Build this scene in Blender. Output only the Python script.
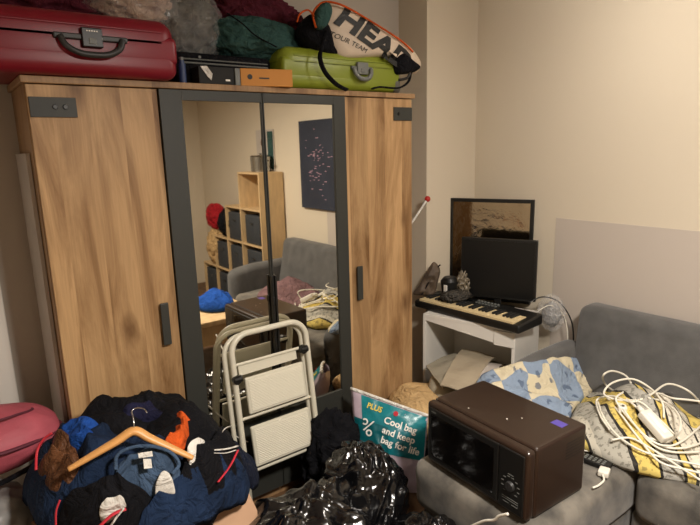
import bpy, bmesh, math, random
from mathutils import Vector, Matrix, noise
from mathutils.bvhtree import BVHTree
random.seed(7)
for o in list(bpy.data.objects): bpy.data.objects.remove(o)
S = bpy.context.scene
COL = S.collection
PI = math.pi
# ---------------------------------------------------------------- camera
F, YAW, PITCH, ROLL = 548.02, .6407, .2072, -.0265
CP = Vector((-.2924, -2.2179, 1.7317))
def cam_axes():
    cy, sy, cp, sp = math.cos(YAW), math.sin(YAW), math.cos(PITCH), math.sin(PITCH)
    f = Vector((sy*cp, cy*cp, -sp)); r = Vector((cy, -sy, 0)); u = r.cross(f)
    c, s = math.cos(ROLL), math.sin(ROLL)
    return c*r+s*u, -s*r+c*u, f
AR, AU, AF = cam_axes()
cd = bpy.data.cameras.new('camera'); cam = bpy.data.objects.new('camera', cd); COL.objects.link(cam)
cam.matrix_world = Matrix(((AR.x, AU.x, -AF.x, CP.x), (AR.y, AU.y, -AF.y, CP.y), (AR.z, AU.z, -AF.z, CP.z), (0, 0, 0, 1)))
cd.sensor_width = 36; cd.lens = F/700*36; cd.clip_start = .02
S.camera = cam
# ---------------------------------------------------------------- world, light, exposure
w = bpy.data.worlds.new('world'); S.world = w; w.use_nodes = True
w.node_tree.nodes['Background'].inputs[0].default_value = (.05, .05, .06, 1)
w.node_tree.nodes['Background'].inputs[1].default_value = .3
S.view_settings.view_transform = 'Standard'; S.view_settings.look = 'None'
S.view_settings.gamma = 1; S.view_settings.use_curve_mapping = False
S.view_settings.exposure = 0.0
LP = Vector((1.76, -1.02, 2.51))
ld = bpy.data.lights.new('room_lamp', 'POINT'); ld.shadow_soft_size = .05; ld.energy = 15; ld.color = (1.0, .94, .88)
lamp = bpy.data.objects.new('room_lamp', ld); COL.objects.link(lamp); lamp.location = LP
sd = bpy.data.lights.new('wall_spot', 'SPOT'); sd.shadow_soft_size = .05; sd.energy = 10; sd.color = (1.0, .94, .86); sd.spot_size = 2.10; sd.spot_blend = .12
spot = bpy.data.objects.new('wall_spot', sd); COL.objects.link(spot); spot.location = LP+Vector((.0, -.12, 0))
AP = Vector((.75, -2.25, 2.40))
ad = bpy.data.lights.new('main_lamp', 'AREA'); ad.shape = 'DISK'; ad.size = .34; ad.energy = 96; ad.color = (1.0, .925, .835)
main = bpy.data.objects.new('main_lamp', ad); COL.objects.link(main); main.location = AP
spot.rotation_euler = Vector((.68, .02, -.08)).to_track_quat('-Z', 'Y').to_euler()
# ---------------------------------------------------------------- helpers
def ray(u, v): return AR*((u-350)/F) - AU*((v-262.5)/F) + AF
def at(u, v, ax, val):
    d = ray(u, v); return CP + d*((val-CP[ax])/d[ax])
def on(u, v, H):
    """where the line of sight meets a heap whose height is H(x, y)"""
    d = ray(u, v); t = .8; step = .01
    while t < 6:
        p = CP+d*t
        if p.z <= H(p.x, p.y) or p.y > -.035 and p.x < 1.8 or p.x > 2.46:
            return p
        t += step
    return CP+d*3
def c3(h):
    def f(x):
        x /= 255; return x/12.92 if x <= .04045 else ((x+.055)/1.055)**2.4
    return (f(int(h[0:2], 16)), f(int(h[2:4], 16)), f(int(h[4:6], 16)), 1)
def tag(o, label=None, cat=None, group=None, kind=None):
    if label: o['label'] = label
    if cat: o['category'] = cat
    if group: o['group'] = group
    if kind: o['kind'] = kind
    return o
def obj(name, bm, mat, parent=None, smooth=False):
    bmesh.ops.recalc_face_normals(bm, faces=bm.faces)
    me = bpy.data.meshes.new(name); bm.to_mesh(me); bm.free()
    if smooth:
        for p in me.polygons: p.use_smooth = True
    o = bpy.data.objects.new(name, me); COL.objects.link(o)
    if isinstance(mat, (list, tuple)):
        for m in mat: me.materials.append(m)
    else: me.materials.append(mat)
    if parent: o.parent = parent
    return o
def empty(name, loc=(0, 0, 0), rz=0, label=None, cat=None, group=None):
    o = bpy.data.objects.new(name, None); COL.objects.link(o); o.location = loc; o.rotation_euler = (0, 0, rz)
    o.empty_display_size = .05
    return tag(o, label, cat, group)
def BM(): return bmesh.new()
def box(bm, x0, x1, y0, y1, z0, z1, bev=0, seg=2, M=None, mi=0):
    r = bmesh.ops.create_cube(bm, size=1)
    vs = r['verts']
    for v in vs:
        v.co = Vector(((x0+x1)/2+v.co.x*(x1-x0), (y0+y1)/2+v.co.y*(y1-y0), (z0+z1)/2+v.co.z*(z1-z0)))
    fs = set(f for v in vs for f in v.link_faces)
    if bev > 0:
        es = list(set(e for v in vs for e in v.link_edges))
        rr = bmesh.ops.bevel(bm, geom=es, offset=bev, segments=seg, affect='EDGES', profile=.5)
        fs = set(rr['faces']) | set(f for f in fs if f.is_valid)
        vs = list(set(v for f in fs for v in f.verts))
        seen = set(vs); st = list(vs)
        while st:
            q = st.pop()
            for e in q.link_edges:
                ov = e.other_vert(q)
                if ov not in seen: seen.add(ov); st.append(ov)
        vs = list(seen); fs = set(f for v in vs for f in v.link_faces)
    for f in fs: f.material_index = mi
    if M:
        for v in vs: v.co = M @ v.co
    return vs
def cyl(bm, p0, p1, r0, r1=None, n=16, cap=True, mi=0):
    p0, p1 = Vector(p0), Vector(p1); r1 = r0 if r1 is None else r1
    d = (p1-p0).normalized(); a = d.orthogonal().normalized(); b = d.cross(a)
    A = [bm.verts.new(p0+(a*math.cos(t)+b*math.sin(t))*r0) for t in [2*PI*i/n for i in range(n)]]
    B = [bm.verts.new(p1+(a*math.cos(t)+b*math.sin(t))*r1) for t in [2*PI*i/n for i in range(n)]]
    fs = [bm.faces.new((A[i], A[(i+1) % n], B[(i+1) % n], B[i])) for i in range(n)]
    if cap: fs += [bm.faces.new(A[::-1]), bm.faces.new(B)]
    for f in fs: f.material_index = mi
def catmull(P, n=8, closed=False):
    P = [Vector(p) for p in P]; out = []; N = len(P)
    rng = range(N) if closed else range(N-1)
    for i in rng:
        if closed: a, b, c, d = P[(i-1) % N], P[i], P[(i+1) % N], P[(i+2) % N]
        else: a, b, c, d = P[max(i-1, 0)], P[i], P[i+1], P[min(i+2, N-1)]
        for k in range(n):
            t = k/n
            out.append(.5*((2*b)+(c-a)*t+(2*a-5*b+4*c-d)*t*t+(3*b-a-3*c+d)*t**3))
    if not closed: out.append(P[-1])
    return out
def tube(bm, pts, r, n=8, flat=1.0, closed=False):
    """round tube along pts; flat<1 squashes it along the z-ish normal"""
    pts = [Vector(p) for p in pts]; N = len(pts); rings = []; up = None
    for i, p in enumerate(pts):
        if closed: d = (pts[(i+1) % N]-pts[i-1]).normalized()
        else: d = (pts[min(i+1, N-1)]-pts[max(i-1, 0)]).normalized()
        if up is None: up = Vector((0, 0, 1)) if abs(d.z) < .9 else Vector((0, 1, 0))
        s = d.cross(up)
        if s.length < 1e-4: s = d.orthogonal()
        s.normalize(); up = s.cross(d).normalized()
        rr = r(i/(N-1)) if callable(r) else r
        rings.append([bm.verts.new(p+(s*math.cos(2*PI*k/n)+up*math.sin(2*PI*k/n)*flat)*rr) for k in range(n)])
    M_ = N if closed else N-1
    for i in range(M_):
        A, B = rings[i], rings[(i+1) % N]
        for k in range(n): bm.faces.new((A[k], A[(k+1) % n], B[(k+1) % n], B[k]))
    if not closed: bm.faces.new(rings[0][::-1]); bm.faces.new(rings[-1])
def fbm(p, s, o=3):
    a, q, tot = 1, 0, 0
    for i in range(o):
        q += a*noise.noise(p*s); tot += a; a *= .5; s *= 2.1; p = p+Vector((3.1, 1.7, 9.2))
    return q/tot
def ridge(p, s, o=3):
    a, q, tot = 1, 0, 0
    for i in range(o):
        q += a*(1-abs(noise.noise(p*s))*2); tot += a; a *= .55; s *= 2.0; p = p+Vector((7.1, 2.7, 1.2))
    return q/tot
def polar(outline, nr):
    """rings from the centroid to a closed 2D/3D outline"""
    c = sum(outline, Vector((0,)*len(outline[0])))/len(outline)
    return c, [[c+(p-c)*((i+1)/nr) for p in outline] for i in range(nr)]
def drape(name, px, H, mat, lift=.03, fold=.015, fs=9, ang=0.0, nr=16, n=6, seed=0, parent=None, label=None, cat=None, group=None, smooth=True, stretch=3.0, world=None, solid=.0):
    """a soft piece of cloth lying over heap H, bounded by an outline"""
    if world: pts = [Vector(p) for p in world]
    else: pts = [Vector((q.x, q.y)) for q in [on(u, v, lambda x, y: H(x, y)+lift) for u, v in px]]
    ol = catmull(pts, n, True)
    c, rings = polar(ol, nr)
    bm = BM(); ca, sa = math.cos(ang), math.sin(ang)
    def z(p, r):
        q = Vector((p.x*ca+p.y*sa, (-p.x*sa+p.y*ca)*stretch*.33, seed*3.3))
        warp = Vector((noise.noise(Vector((p.x*5, p.y*5, seed))), noise.noise(Vector((p.x*5, p.y*5, seed+9))), 0))*.12
        q2 = Vector(((p.x*ca+p.y*sa), (-p.x*sa+p.y*ca)/stretch, seed*3.3))+warp
        f = (ridge(q2, fs, 2)-.5)*fold + fbm(q, fs*2, 2)*fold*.3
        edge = (1-r**5)
        return H(p.x, p.y)+lift*edge+f*(.35+.65*edge) - .012*(r > .99)
    cv = bm.verts.new((c.x, c.y, z(c, 0)))
    prev = None; L = len(ol)
    for i, rg in enumerate(rings):
        r = (i+1)/nr
        vs = [bm.verts.new((p.x, p.y, z(p, r))) for p in rg]
        if prev is None:
            for k in range(L): bm.faces.new((cv, vs[k], vs[(k+1) % L]))
        else:
            for k in range(L): bm.faces.new((prev[k], vs[k], vs[(k+1) % L], prev[(k+1) % L]))
        prev = vs
    # turned-under rim and underside
    und = [bm.verts.new((c.x+(v.co.x-c.x)*.96, c.y+(v.co.y-c.y)*.96, v.co.z-.02-solid)) for v in prev]
    for k in range(L): bm.faces.new((prev[k], und[k], und[(k+1) % L], prev[(k+1) % L]))
    cb = bm.verts.new((c.x, c.y, H(c.x, c.y)-.015-solid))
    for k in range(L): bm.faces.new((und[k], cb, und[(k+1) % L]))
    o = obj(name, bm, mat, parent, smooth)
    return tag(o, label, cat, group)
def puff(name, outline, org, U, V, thick, mat, parent=None, nr=12, n=5, pw=3.0, back=True, fold=0, fs=8, seed=0, smooth=True, curve=True, backthick=None):
    """pillow-like closed body from an outline in the plane (org, U, V)"""
    U, V = Vector(U).normalized(), Vector(V).normalized(); N = U.cross(V).normalized(); org = Vector(org)
    ol = catmull([Vector(p) for p in outline], n, True) if curve else [Vector(p) for p in outline]
    c, rings = polar(ol, nr); L = len(ol); bm = BM()
    bt = thick if backthick is None else backthick
    def P(p, r, s):
        h = (thick if s > 0 else bt)*(max(0, 1-r**pw))**.5
        q = org+U*p.x+V*p.y+N*h*s
        if fold: q = q+N*s*((ridge(q+Vector((seed, 0, 0)), fs, 3)-.5)*fold)*(1-r**6)
        return q
    edge = None
    for s in ((1, -1) if back else (1,)):
        cv = bm.verts.new(P(c, 0, s)); prev = None
        for i, rg in enumerate(rings):
            r = ((i+1)/nr)
            if i == nr-1 and edge: vs = edge
            else: vs = [bm.verts.new(P(c+(p-c)/r*(1-(1-r)**1.4), 1-(1-r)**1.4, s)) for p in rg]
            if i == nr-1: edge = vs
            if prev is None:
                for k in range(L): bm.faces.new((cv, vs[k], vs[(k+1) % L]))
            else:
                for k in range(L): bm.faces.new((prev[k], vs[k], vs[(k+1) % L], prev[(k+1) % L]))
            prev = vs
    return obj(name, bm, mat, parent, smooth)
def lump(name, ctr, rad, mat, seed=0, amp=.15, fs=4, flat=None, sub=5, parent=None, ridged=True, smooth=True, power=1.0, rz=0, top=None):
    bm = BM(); bmesh.ops.create_icosphere(bm, subdivisions=sub, radius=1)
    ctr = Vector(ctr); R = Matrix.Rotation(rz, 3, 'Z')
    for v in bm.verts:
        d = v.co.normalized()
        q = d*1.0+Vector((seed*5.1, seed*2.3, seed))
        k = 1+amp*((ridge(q, fs*.5, 4)-.5)*1.3 if ridged else fbm(q, fs*.5, 3)*1.5)
        e = Vector((math.copysign(abs(d.x)**power, d.x), math.copysign(abs(d.y)**power, d.y), math.copysign(abs(d.z)**power, d.z)))
        p = R @ Vector((e.x*rad[0]*k, e.y*rad[1]*k, e.z*rad[2]*k))
        v.co = ctr+p
        if flat is not None and v.co.z < flat: v.co.z = flat+(v.co.z-flat)*.02
        if top is not None and v.co.z > top: v.co.z = top+(v.co.z-top)*.25
    return obj(name, bm, mat, parent, smooth)
def text(name, s, size, ext, mat, M, target=None, parent=None, off=.0015, bold=0.0, shear=0.0, cuts=2, xs=1.0, align='CENTER'):
    """writing; M places its plane; with a target it is laid onto that surface"""
    cu = bpy.data.curves.new('lettering', 'FONT'); cu.body = s; cu.size = size; cu.extrude = ext; cu.offset = bold; cu.shear = shear
    cu.align_x = align; cu.align_y = 'CENTER'; cu.resolution_u = 3
    to = bpy.data.objects.new('lettering', cu); COL.objects.link(to)
    bpy.context.view_layer.update()
    me = bpy.data.meshes.new_from_object(to.evaluated_get(bpy.context.evaluated_depsgraph_get()))
    bpy.data.objects.remove(to)
    bm = BM(); bm.from_mesh(me)
    for v in bm.verts: v.co.x *= xs
    if target:
        bmesh.ops.triangulate(bm, faces=bm.faces)
        for _ in range(cuts): bmesh.ops.subdivide_edges(bm, edges=[e for e in bm.edges if e.calc_length() > size*.12], cuts=1)
        bmesh.ops.triangulate(bm, faces=bm.faces)
        tb = BM(); tb.from_mesh(target.data); tb.transform(target.matrix_world); bv = BVHTree.FromBMesh(tb)
    nrm = (M.to_3x3() @ Vector((0, 0, 1))).normalized()
    for v in bm.verts:
        p = M @ v.co
        if target:
            base = M @ Vector((v.co.x, v.co.y, 0)); hit = bv.ray_cast(base+nrm*.5, -nrm)
            if hit[0] is not None: p = hit[0]+nrm*(off+max(v.co.z, 0))
        v.co = p
    if target: tb.free()
    return obj(name, bm, mat, parent)
def frameM(o, x, y):
    x = Vector(x).normalized(); z = x.cross(Vector(y)).normalized(); y = z.cross(x); o = Vector(o)
    return Matrix(((x.x, y.x, z.x, o.x), (x.y, y.y, z.y, o.y), (x.z, y.z, z.z, o.z), (0, 0, 0, 1)))
# ---------------------------------------------------------------- materials
def mat(name, col, rough=.6, metal=0, bump=0, bs=60, var=0, vs=8, col2=None, spec=.5, coat=0, trans=0, emit=None, alpha=1, sheen=0, aniso=(1, 1, 1)):
    m = bpy.data.materials.new(name); m.use_nodes = True; nt = m.node_tree; b = nt.nodes['Principled BSDF']
    I = b.inputs; I['Base Color'].default_value = c3(col); I['Roughness'].default_value = rough; I['Metallic'].default_value = metal
    I['Specular IOR Level'].default_value = spec; I['Coat Weight'].default_value = coat; I['Transmission Weight'].default_value = trans
    I['Alpha'].default_value = alpha; I['Sheen Weight'].default_value = sheen
    if emit: I['Emission Color'].default_value = c3(emit[0]); I['Emission Strength'].default_value = emit[1]
    tc = nt.nodes.new('ShaderNodeTexCoord'); mp = nt.nodes.new('ShaderNodeMapping'); mp.inputs['Scale'].default_value = aniso
    nt.links.new(tc.outputs['Object'], mp.inputs[0])
    if var or col2:
        n = nt.nodes.new('ShaderNodeTexNoise'); n.inputs['Scale'].default_value = vs; n.inputs['Detail'].default_value = 6
        nt.links.new(mp.outputs[0], n.inputs[0])
        r = nt.nodes.new('ShaderNodeValToRGB'); r.color_ramp.elements[0].position = .32; r.color_ramp.elements[1].position = .68
        a = c3(col); k = c3(col2) if col2 else tuple(min(1, x*(1+var)) for x in a[:3])+(1,)
        r.color_ramp.elements[0].color = a if col2 else tuple(x*(1-var) for x in a[:3])+(1,); r.color_ramp.elements[1].color = k
        nt.links.new(n.outputs[0], r.inputs[0]); nt.links.new(r.outputs[0], I['Base Color'])
    if bump:
        n = nt.nodes.new('ShaderNodeTexNoise'); n.inputs['Scale'].default_value = bs; n.inputs['Detail'].default_value = 5
        nt.links.new(mp.outputs[0], n.inputs[0]); bp = nt.nodes.new('ShaderNodeBump'); bp.inputs['Strength'].default_value = bump; bp.inputs['Distance'].default_value = .02
        nt.links.new(n.outputs[0], bp.inputs['Height']); nt.links.new(bp.outputs[0], I['Normal'])
    return m
def clothmat(name, col, var=.25, rough=.9, s=13, st=.7, col2=None, sheen=0, dist=.035):
    m = mat(name, col, rough, var=var, vs=11, spec=.15, sheen=sheen, col2=col2); nt = m.node_tree; b = nt.nodes['Principled BSDF']
    tc = nt.nodes.new('ShaderNodeTexCoord'); last = None
    for sc, d, k in ((s, 2.2, dist), (190, 0, .002)):
        n = nt.nodes.new('ShaderNodeTexNoise'); n.inputs['Scale'].default_value = sc; n.inputs['Detail'].default_value = 3; n.inputs['Distortion'].default_value = d
        nt.links.new(tc.outputs['Object'], n.inputs[0]); bp = nt.nodes.new('ShaderNodeBump'); bp.inputs['Strength'].default_value = st; bp.inputs['Distance'].default_value = k
        nt.links.new(n.outputs[0], bp.inputs['Height'])
        if last: nt.links.new(last.outputs[0], bp.inputs['Normal'])
        last = bp
    nt.links.new(last.outputs[0], b.inputs['Normal']); return m
def wood(name, light='BE9062', dark='8A6240', knots=True, plank=.118, axis='X'):
    m = bpy.data.materials.new(name); m.use_nodes = True; nt = m.node_tree; L = nt.links; b = nt.nodes['Principled BSDF']
    N = nt.nodes.new
    tc = N('ShaderNodeTexCoord'); sep = N('ShaderNodeSeparateXYZ'); L.new(tc.outputs['Object'], sep.inputs[0])
    src = sep.outputs[0 if axis == 'X' else 1]
    dv = N('ShaderNodeMath'); dv.operation = 'DIVIDE'; dv.inputs[1].default_value = plank; L.new(src, dv.inputs[0])
    fl = N('ShaderNodeMath'); fl.operation = 'FLOOR'; L.new(dv.outputs[0], fl.inputs[0])
    wn = N('ShaderNodeTexWhiteNoise'); wn.noise_dimensions = '1D'; L.new(fl.outputs[0], wn.inputs['W'])
    mp = N('ShaderNodeMapping'); mp.inputs['Scale'].default_value = (5, 5, .85); L.new(tc.outputs['Object'], mp.inputs[0])
    # shift each plank's grain
    cx = N('ShaderNodeCombineXYZ'); ml = N('ShaderNodeMath'); ml.operation = 'MULTIPLY'; ml.inputs[1].default_value = 7; L.new(wn.outputs[0], ml.inputs[0]); L.new(ml.outputs[0], cx.inputs[2])
    ad = N('ShaderNodeVectorMath'); L.new(mp.outputs[0], ad.inputs[0]); L.new(cx.outputs[0], ad.inputs[1])
    n1 = N('ShaderNodeTexNoise'); n1.inputs['Scale'].default_value = 1.2; n1.inputs['Detail'].default_value = 8; n1.inputs['Roughness'].default_value = .62; n1.inputs['Distortion'].default_value = 1.1; L.new(ad.outputs[0], n1.inputs[0])
    mp2 = N('ShaderNodeMapping'); mp2.inputs['Scale'].default_value = (140, 140, 5); L.new(tc.outputs['Object'], mp2.inputs[0])
    n2 = N('ShaderNodeTexNoise'); n2.inputs['Scale'].default_value = 1; n2.inputs['Detail'].default_value = 3; L.new(mp2.outputs[0], n2.inputs[0])
    r = N('ShaderNodeValToRGB'); e = r.color_ramp.elements; e[0].position = .33; e[0].color = c3(dark); e[1].position = .58; e[1].color = c3(light)
    L.new(n1.outputs[0], r.inputs[0])
    mx = N('ShaderNodeMix'); mx.data_type = 'RGBA'; mx.blend_type = 'MULTIPLY'; mx.inputs[0].default_value = .35
    L.new(r.outputs[0], mx.inputs[6]); L.new(n2.outputs[0], mx.inputs[7])
    out = mx.outputs[2]
    mx3 = N('ShaderNodeMix'); mx3.data_type = 'RGBA'; mx3.blend_type = 'MULTIPLY'; mx3.inputs[0].default_value = .22
    L.new(out, mx3.inputs[6]); L.new(wn.outputs[0], mx3.inputs[7]); out = mx3.outputs[2]
    if knots:
        mp3 = N('ShaderNodeMapping'); mp3.inputs['Scale'].default_value = (5.2, 5.2, 2.6); L.new(tc.outputs['Object'], mp3.inputs[0])
        nd = N('ShaderNodeTexNoise'); nd.inputs['Scale'].default_value = 5; L.new(mp3.outputs[0], nd.inputs[0])
        mxv = N('ShaderNodeMix'); mxv.data_type = 'VECTOR'; mxv.inputs[0].default_value = .12; L.new(mp3.outputs[0], mxv.inputs[4]); L.new(nd.outputs[1], mxv.inputs[5])
        v = N('ShaderNodeTexVoronoi'); v.inputs['Scale'].default_value = 1.0; L.new(mxv.outputs[1], v.inputs[0])
        kr = N('ShaderNodeValToRGB'); k = kr.color_ramp.elements; k[0].position = .05; k[0].color = (.30, .22, .16, 1); k[1].position = .21; k[1].color = (1, 1, 1, 1)
        L.new(v.outputs['Distance'], kr.inputs[0])
        m4 = N('ShaderNodeMix'); m4.data_type = 'RGBA'; m4.blend_type = 'MULTIPLY'; m4.inputs[0].default_value = .85
        L.new(out, m4.inputs[6]); L.new(kr.outputs[0], m4.inputs[7]); out = m4.outputs[2]
    L.new(out, b.inputs['Base Color']); b.inputs['Roughness'].default_value = .5; b.inputs['Specular IOR Level'].default_value = .35
    bp = N('ShaderNodeBump'); bp.inputs['Strength'].default_value = .08; bp.inputs['Distance'].default_value = .01; L.new(n2.outputs[0], bp.inputs['Height']); L.new(bp.outputs[0], b.inputs['Normal'])
    return m
def bands(name, stops, scale, ang=0, warp=.06, rough=.9, mottled=0.0, period=1.0, freq=30, mcol='303030'):
    """cloth with printed/woven stripes along one direction; stops = [(pos, colour)] over one repeat"""
    m = bpy.data.materials.new(name); m.use_nodes = True; nt = m.node_tree; L = nt.links; b = nt.nodes['Principled BSDF']; N = nt.nodes.new
    tc = N('ShaderNodeTexCoord'); mp = N('ShaderNodeMapping'); mp.inputs['Rotation'].default_value = (0, 0, ang); mp.inputs['Scale'].default_value = (scale,)*3
    n = N('ShaderNodeTexNoise'); n.inputs['Scale'].default_value = 5; L.new(tc.outputs['Object'], n.inputs[0])
    mv = N('ShaderNodeMix'); mv.data_type = 'VECTOR'; mv.inputs[0].default_value = warp; L.new(tc.outputs['Object'], mv.inputs[4]); L.new(n.outputs[1], mv.inputs[5])
    L.new(mv.outputs[1], mp.inputs[0]); sp = N('ShaderNodeSeparateXYZ'); L.new(mp.outputs[0], sp.inputs[0])
    fr = N('ShaderNodeMath'); fr.operation = 'FRACT'; L.new(sp.outputs[0], fr.inputs[0])
    r = N('ShaderNodeValToRGB'); r.color_ramp.interpolation = 'CONSTANT'
    es = r.color_ramp.elements; es[0].position = 0; es[0].color = c3(stops[0][1]); es[1].position = stops[1][0]; es[1].color = c3(stops[1][1])
    for p, c in stops[2:]:
        e = es.new(p); e.color = c3(c)
    L.new(fr.outputs[0], r.inputs[0]); out = r.outputs[0]
    if mottled:
        n2 = N('ShaderNodeTexNoise'); n2.inputs['Scale'].default_value = freq; n2.inputs['Detail'].default_value = 2; L.new(tc.outputs['Object'], n2.inputs[0])
        r2 = N('ShaderNodeValToRGB'); r2.color_ramp.elements[0].position = .56; r2.color_ramp.elements[0].color = (0, 0, 0, 1); r2.color_ramp.elements[1].position = .60
        L.new(n2.outputs[0], r2.inputs[0]); ml = N('ShaderNodeMath'); ml.operation = 'MULTIPLY'; ml.inputs[1].default_value = mottled; L.new(r2.outputs[0], ml.inputs[0])
        mx = N('ShaderNodeMix'); mx.data_type = 'RGBA'; L.new(ml.outputs[0], mx.inputs[0]); L.new(out, mx.inputs[6]); mx.inputs[7].default_value = c3(mcol); out = mx.outputs[2]
    L.new(out, b.inputs['Base Color']); b.inputs['Roughness'].default_value = rough; b.inputs['Specular IOR Level'].default_value = .2
    return m
def suede(name, a, c):
    m = mat(name, a, .95, col2=c, vs=9, bump=.12, bs=260, spec=.15, sheen=.25); return m
M = {}
M['wall'] = mat('cream_wall_paint', 'D2C6B2', .85, bump=.05, bs=300, spec=.2)
M['patch'] = mat('pale_primer_paint', 'BEB3A8', .8, bump=.04, bs=200, spec=.2)
M['wallgrey'] = mat('back_wall_paint', 'C2B8AC', .85, bump=.05, bs=300, spec=.2)
M['ceil'] = mat('ceiling_paint', 'E6E0D6', .9)
M['floor'] = wood('floor_boards', '7A5B40', '4E3826', knots=False, plank=.14)
M['white'] = mat('white_paint', 'E2DED6', .4)
M['oak'] = wood('wardrobe_oak', 'D0A878', '8C653E')
M['oakedge'] = wood('wardrobe_oak_edge', 'B8936A', '8A684A', knots=False)
M['charcoal'] = mat('charcoal_laminate', '30312D', .55)
M['black'] = mat('black_plastic', '141413', .4)
M['blackmatte'] = mat('matt_black', '10100F', .75)
M['glassmirror'] = mat('mirror_glass', 'E3DFD4', .02, metal=1)
M['oldmirror'] = mat('smudged_mirror_glass', 'BDB09A', .12, metal=1, bump=.25, bs=9)
M['red'] = mat('red_suitcase_shell', '7A0C20', .38, bump=.04, bs=300)
M['darkplastic'] = mat('dark_grey_plastic', '2C2C2C', .45)
M['green'] = mat('lime_suitcase_shell', '7F8A26', .4)
M['greyplastic'] = mat('grey_plastic', '6A6C68', .5)
M['lightwood'] = mat('pale_shelf_wood', 'C9AB80', .6, var=.12, vs=6, aniso=(4, 4, 1))
M['white_metal'] = mat('cream_painted_steel', 'CFCAB8', .38)
M['tread'] = mat('cream_step_plastic', 'D9D4C3', .5)
M['suede'] = suede('grey_suede', '4A4743', '807A70')
M['suededark'] = suede('grey_suede_back', '525150', '626160')
M['brown'] = mat('brown_enamel', '2C1E16', .36, var=.06, vs=30, coat=.2)
M['darkglass'] = mat('dark_door_glass', '0A0807', .12, spec=.6)
M['navy'] = clothmat('navy_cloth', '161D30', 0.3)
M['navy2'] = clothmat('dark_navy_cloth', '1B1C34', 0.25)
M['teal_navy'] = clothmat('blue_fleece', '1A2942', 0.3)
M['blackcloth'] = clothmat('black_cloth', '101014', 0.3)
M['royal'] = clothmat('royal_blue_cloth', '1F4A98', 0.3)
M['orange'] = clothmat('orange_cloth', 'C4521F', 0.3)
M['leather'] = clothmat('brown_leather', '62402A', .35, .42, 18, .8)
M['denim'] = clothmat('denim', '43566F', 0.35)
M['whitecloth'] = clothmat('white_cloth', 'D8D4CC', 0.05)
M['pink'] = mat('pink_nylon', 'B0525F', .6, var=.12, vs=10, bump=.08, bs=120)
M['pinktrim'] = mat('dark_pink_trim', '5A2030', .7)
M['redpipe'] = mat('red_piping', 'C42A3A', .6)
M['hangerwood'] = mat('beech_wood', 'D29A5A', .4, var=.1, vs=6, aniso=(1, 8, 1))
M['chrome'] = mat('chrome_wire', 'C8C8C8', .2, metal=1)
M['card'] = mat('cardboard', 'BC9678', .85, var=.06, vs=4)
M['tape'] = mat('clear_parcel_tape', 'D9BFA6', .3, coat=.3)
M['bin'] = mat('black_bin_liner', '0B0B0D', .17, spec=.8)
def crease(m, sc, st, dist):
    nt = m.node_tree; tc = nt.nodes.new('ShaderNodeTexCoord'); last = None
    for k, (q, dd) in enumerate(((sc, dist), (sc*2.7, dist*.35))):
        n = nt.nodes.new('ShaderNodeTexNoise'); n.inputs['Scale'].default_value = q; n.inputs['Detail'].default_value = 1.5; n.inputs['Distortion'].default_value = 2.5
        if hasattr(n, 'noise_type'): n.noise_type = 'RIDGED_MULTIFRACTAL'
        nt.links.new(tc.outputs['Object'], n.inputs[0]); bp = nt.nodes.new('ShaderNodeBump'); bp.inputs['Strength'].default_value = st; bp.inputs['Distance'].default_value = dd
        nt.links.new(n.outputs[0], bp.inputs['Height'])
        if last: nt.links.new(last.outputs[0], bp.inputs['Normal'])
        last = bp
    nt.links.new(last.outputs[0], nt.nodes['Principled BSDF'].inputs['Normal'])
crease(M['bin'], 2.4, .35, .04)
def facets(m, sc, st, dist):
    nt = m.node_tree; b = nt.nodes['Principled BSDF']; old = b.inputs['Normal'].links[0].from_socket if b.inputs['Normal'].links else None
    tc = nt.nodes.new('ShaderNodeTexCoord'); n = nt.nodes.new('ShaderNodeTexNoise'); n.inputs['Scale'].default_value = sc*.5; nt.links.new(tc.outputs['Object'], n.inputs[0])
    mv = nt.nodes.new('ShaderNodeMix'); mv.data_type = 'VECTOR'; mv.inputs[0].default_value = .18; nt.links.new(tc.outputs['Object'], mv.inputs[4]); nt.links.new(n.outputs[1], mv.inputs[5])
    v = nt.nodes.new('ShaderNodeTexVoronoi'); v.inputs['Scale'].default_value = sc; nt.links.new(mv.outputs[1], v.inputs[0])
    bp = nt.nodes.new('ShaderNodeBump'); bp.inputs['Strength'].default_value = st; bp.inputs['Distance'].default_value = dist
    nt.links.new(v.outputs['Distance'], bp.inputs['Height'])
    if old: nt.links.new(old, bp.inputs['Normal'])
    nt.links.new(bp.outputs[0], b.inputs['Normal'])
facets(M['bin'], 9, .45, .03); facets(M['bin'], 24, .15, .012)
M['greysack'] = mat('translucent_grey_plastic', '8C8A88', .35, bump=.3, bs=14)
M['tan'] = clothmat('tan_cloth', 'C2A274', 0.12)
M['paper'] = mat('grey_paper', '97907F', .8, var=.08, vs=9)
M['paper2'] = mat('beige_paper', 'A99C86', .8, var=.08, vs=9)
M['cable'] = mat('white_cable_plastic', 'E4DFD0', .4)
M['cream'] = mat('cream_plastic', 'E6E1D4', .4)
M['keys'] = mat('ivory_keys', 'DCC79A', .35)
M['screen'] = mat('monitor_screen', '0A0B0C', .3)
M['mauve'] = clothmat('mauve_cloth', '7A5E60', 0.2)
M['steel'] = mat('steel', 'B0B0AE', .25, metal=1)
M['fabricbox'] = mat('grey_storage_fabric', '33363A', .9, bump=.1, bs=200)
M['redcloth'] = clothmat('red_cloth', 'A3222A', 0.2)
M['clear'] = mat('clear_plastic_film', 'FFFFFF', .10, alpha=.12, spec=1.0); facets(M['clear'], 14, .6, .03)
M['bluegreen'] = clothmat('blue_green_nylon', '34504C', 0.15)
M['maroon'] = clothmat('maroon_cloth', '5A2430', 0.3)
M['rose'] = clothmat('crumpled_rose_and_cream_cloth', '6E4038', col2='D0B8A2', s=16)
M['olive'] = clothmat('olive_grey_cloth', '5A564C', col2='23241E', s=12)
M['orangebox'] = mat('orange_card', 'BC7A22', .6)
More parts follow.
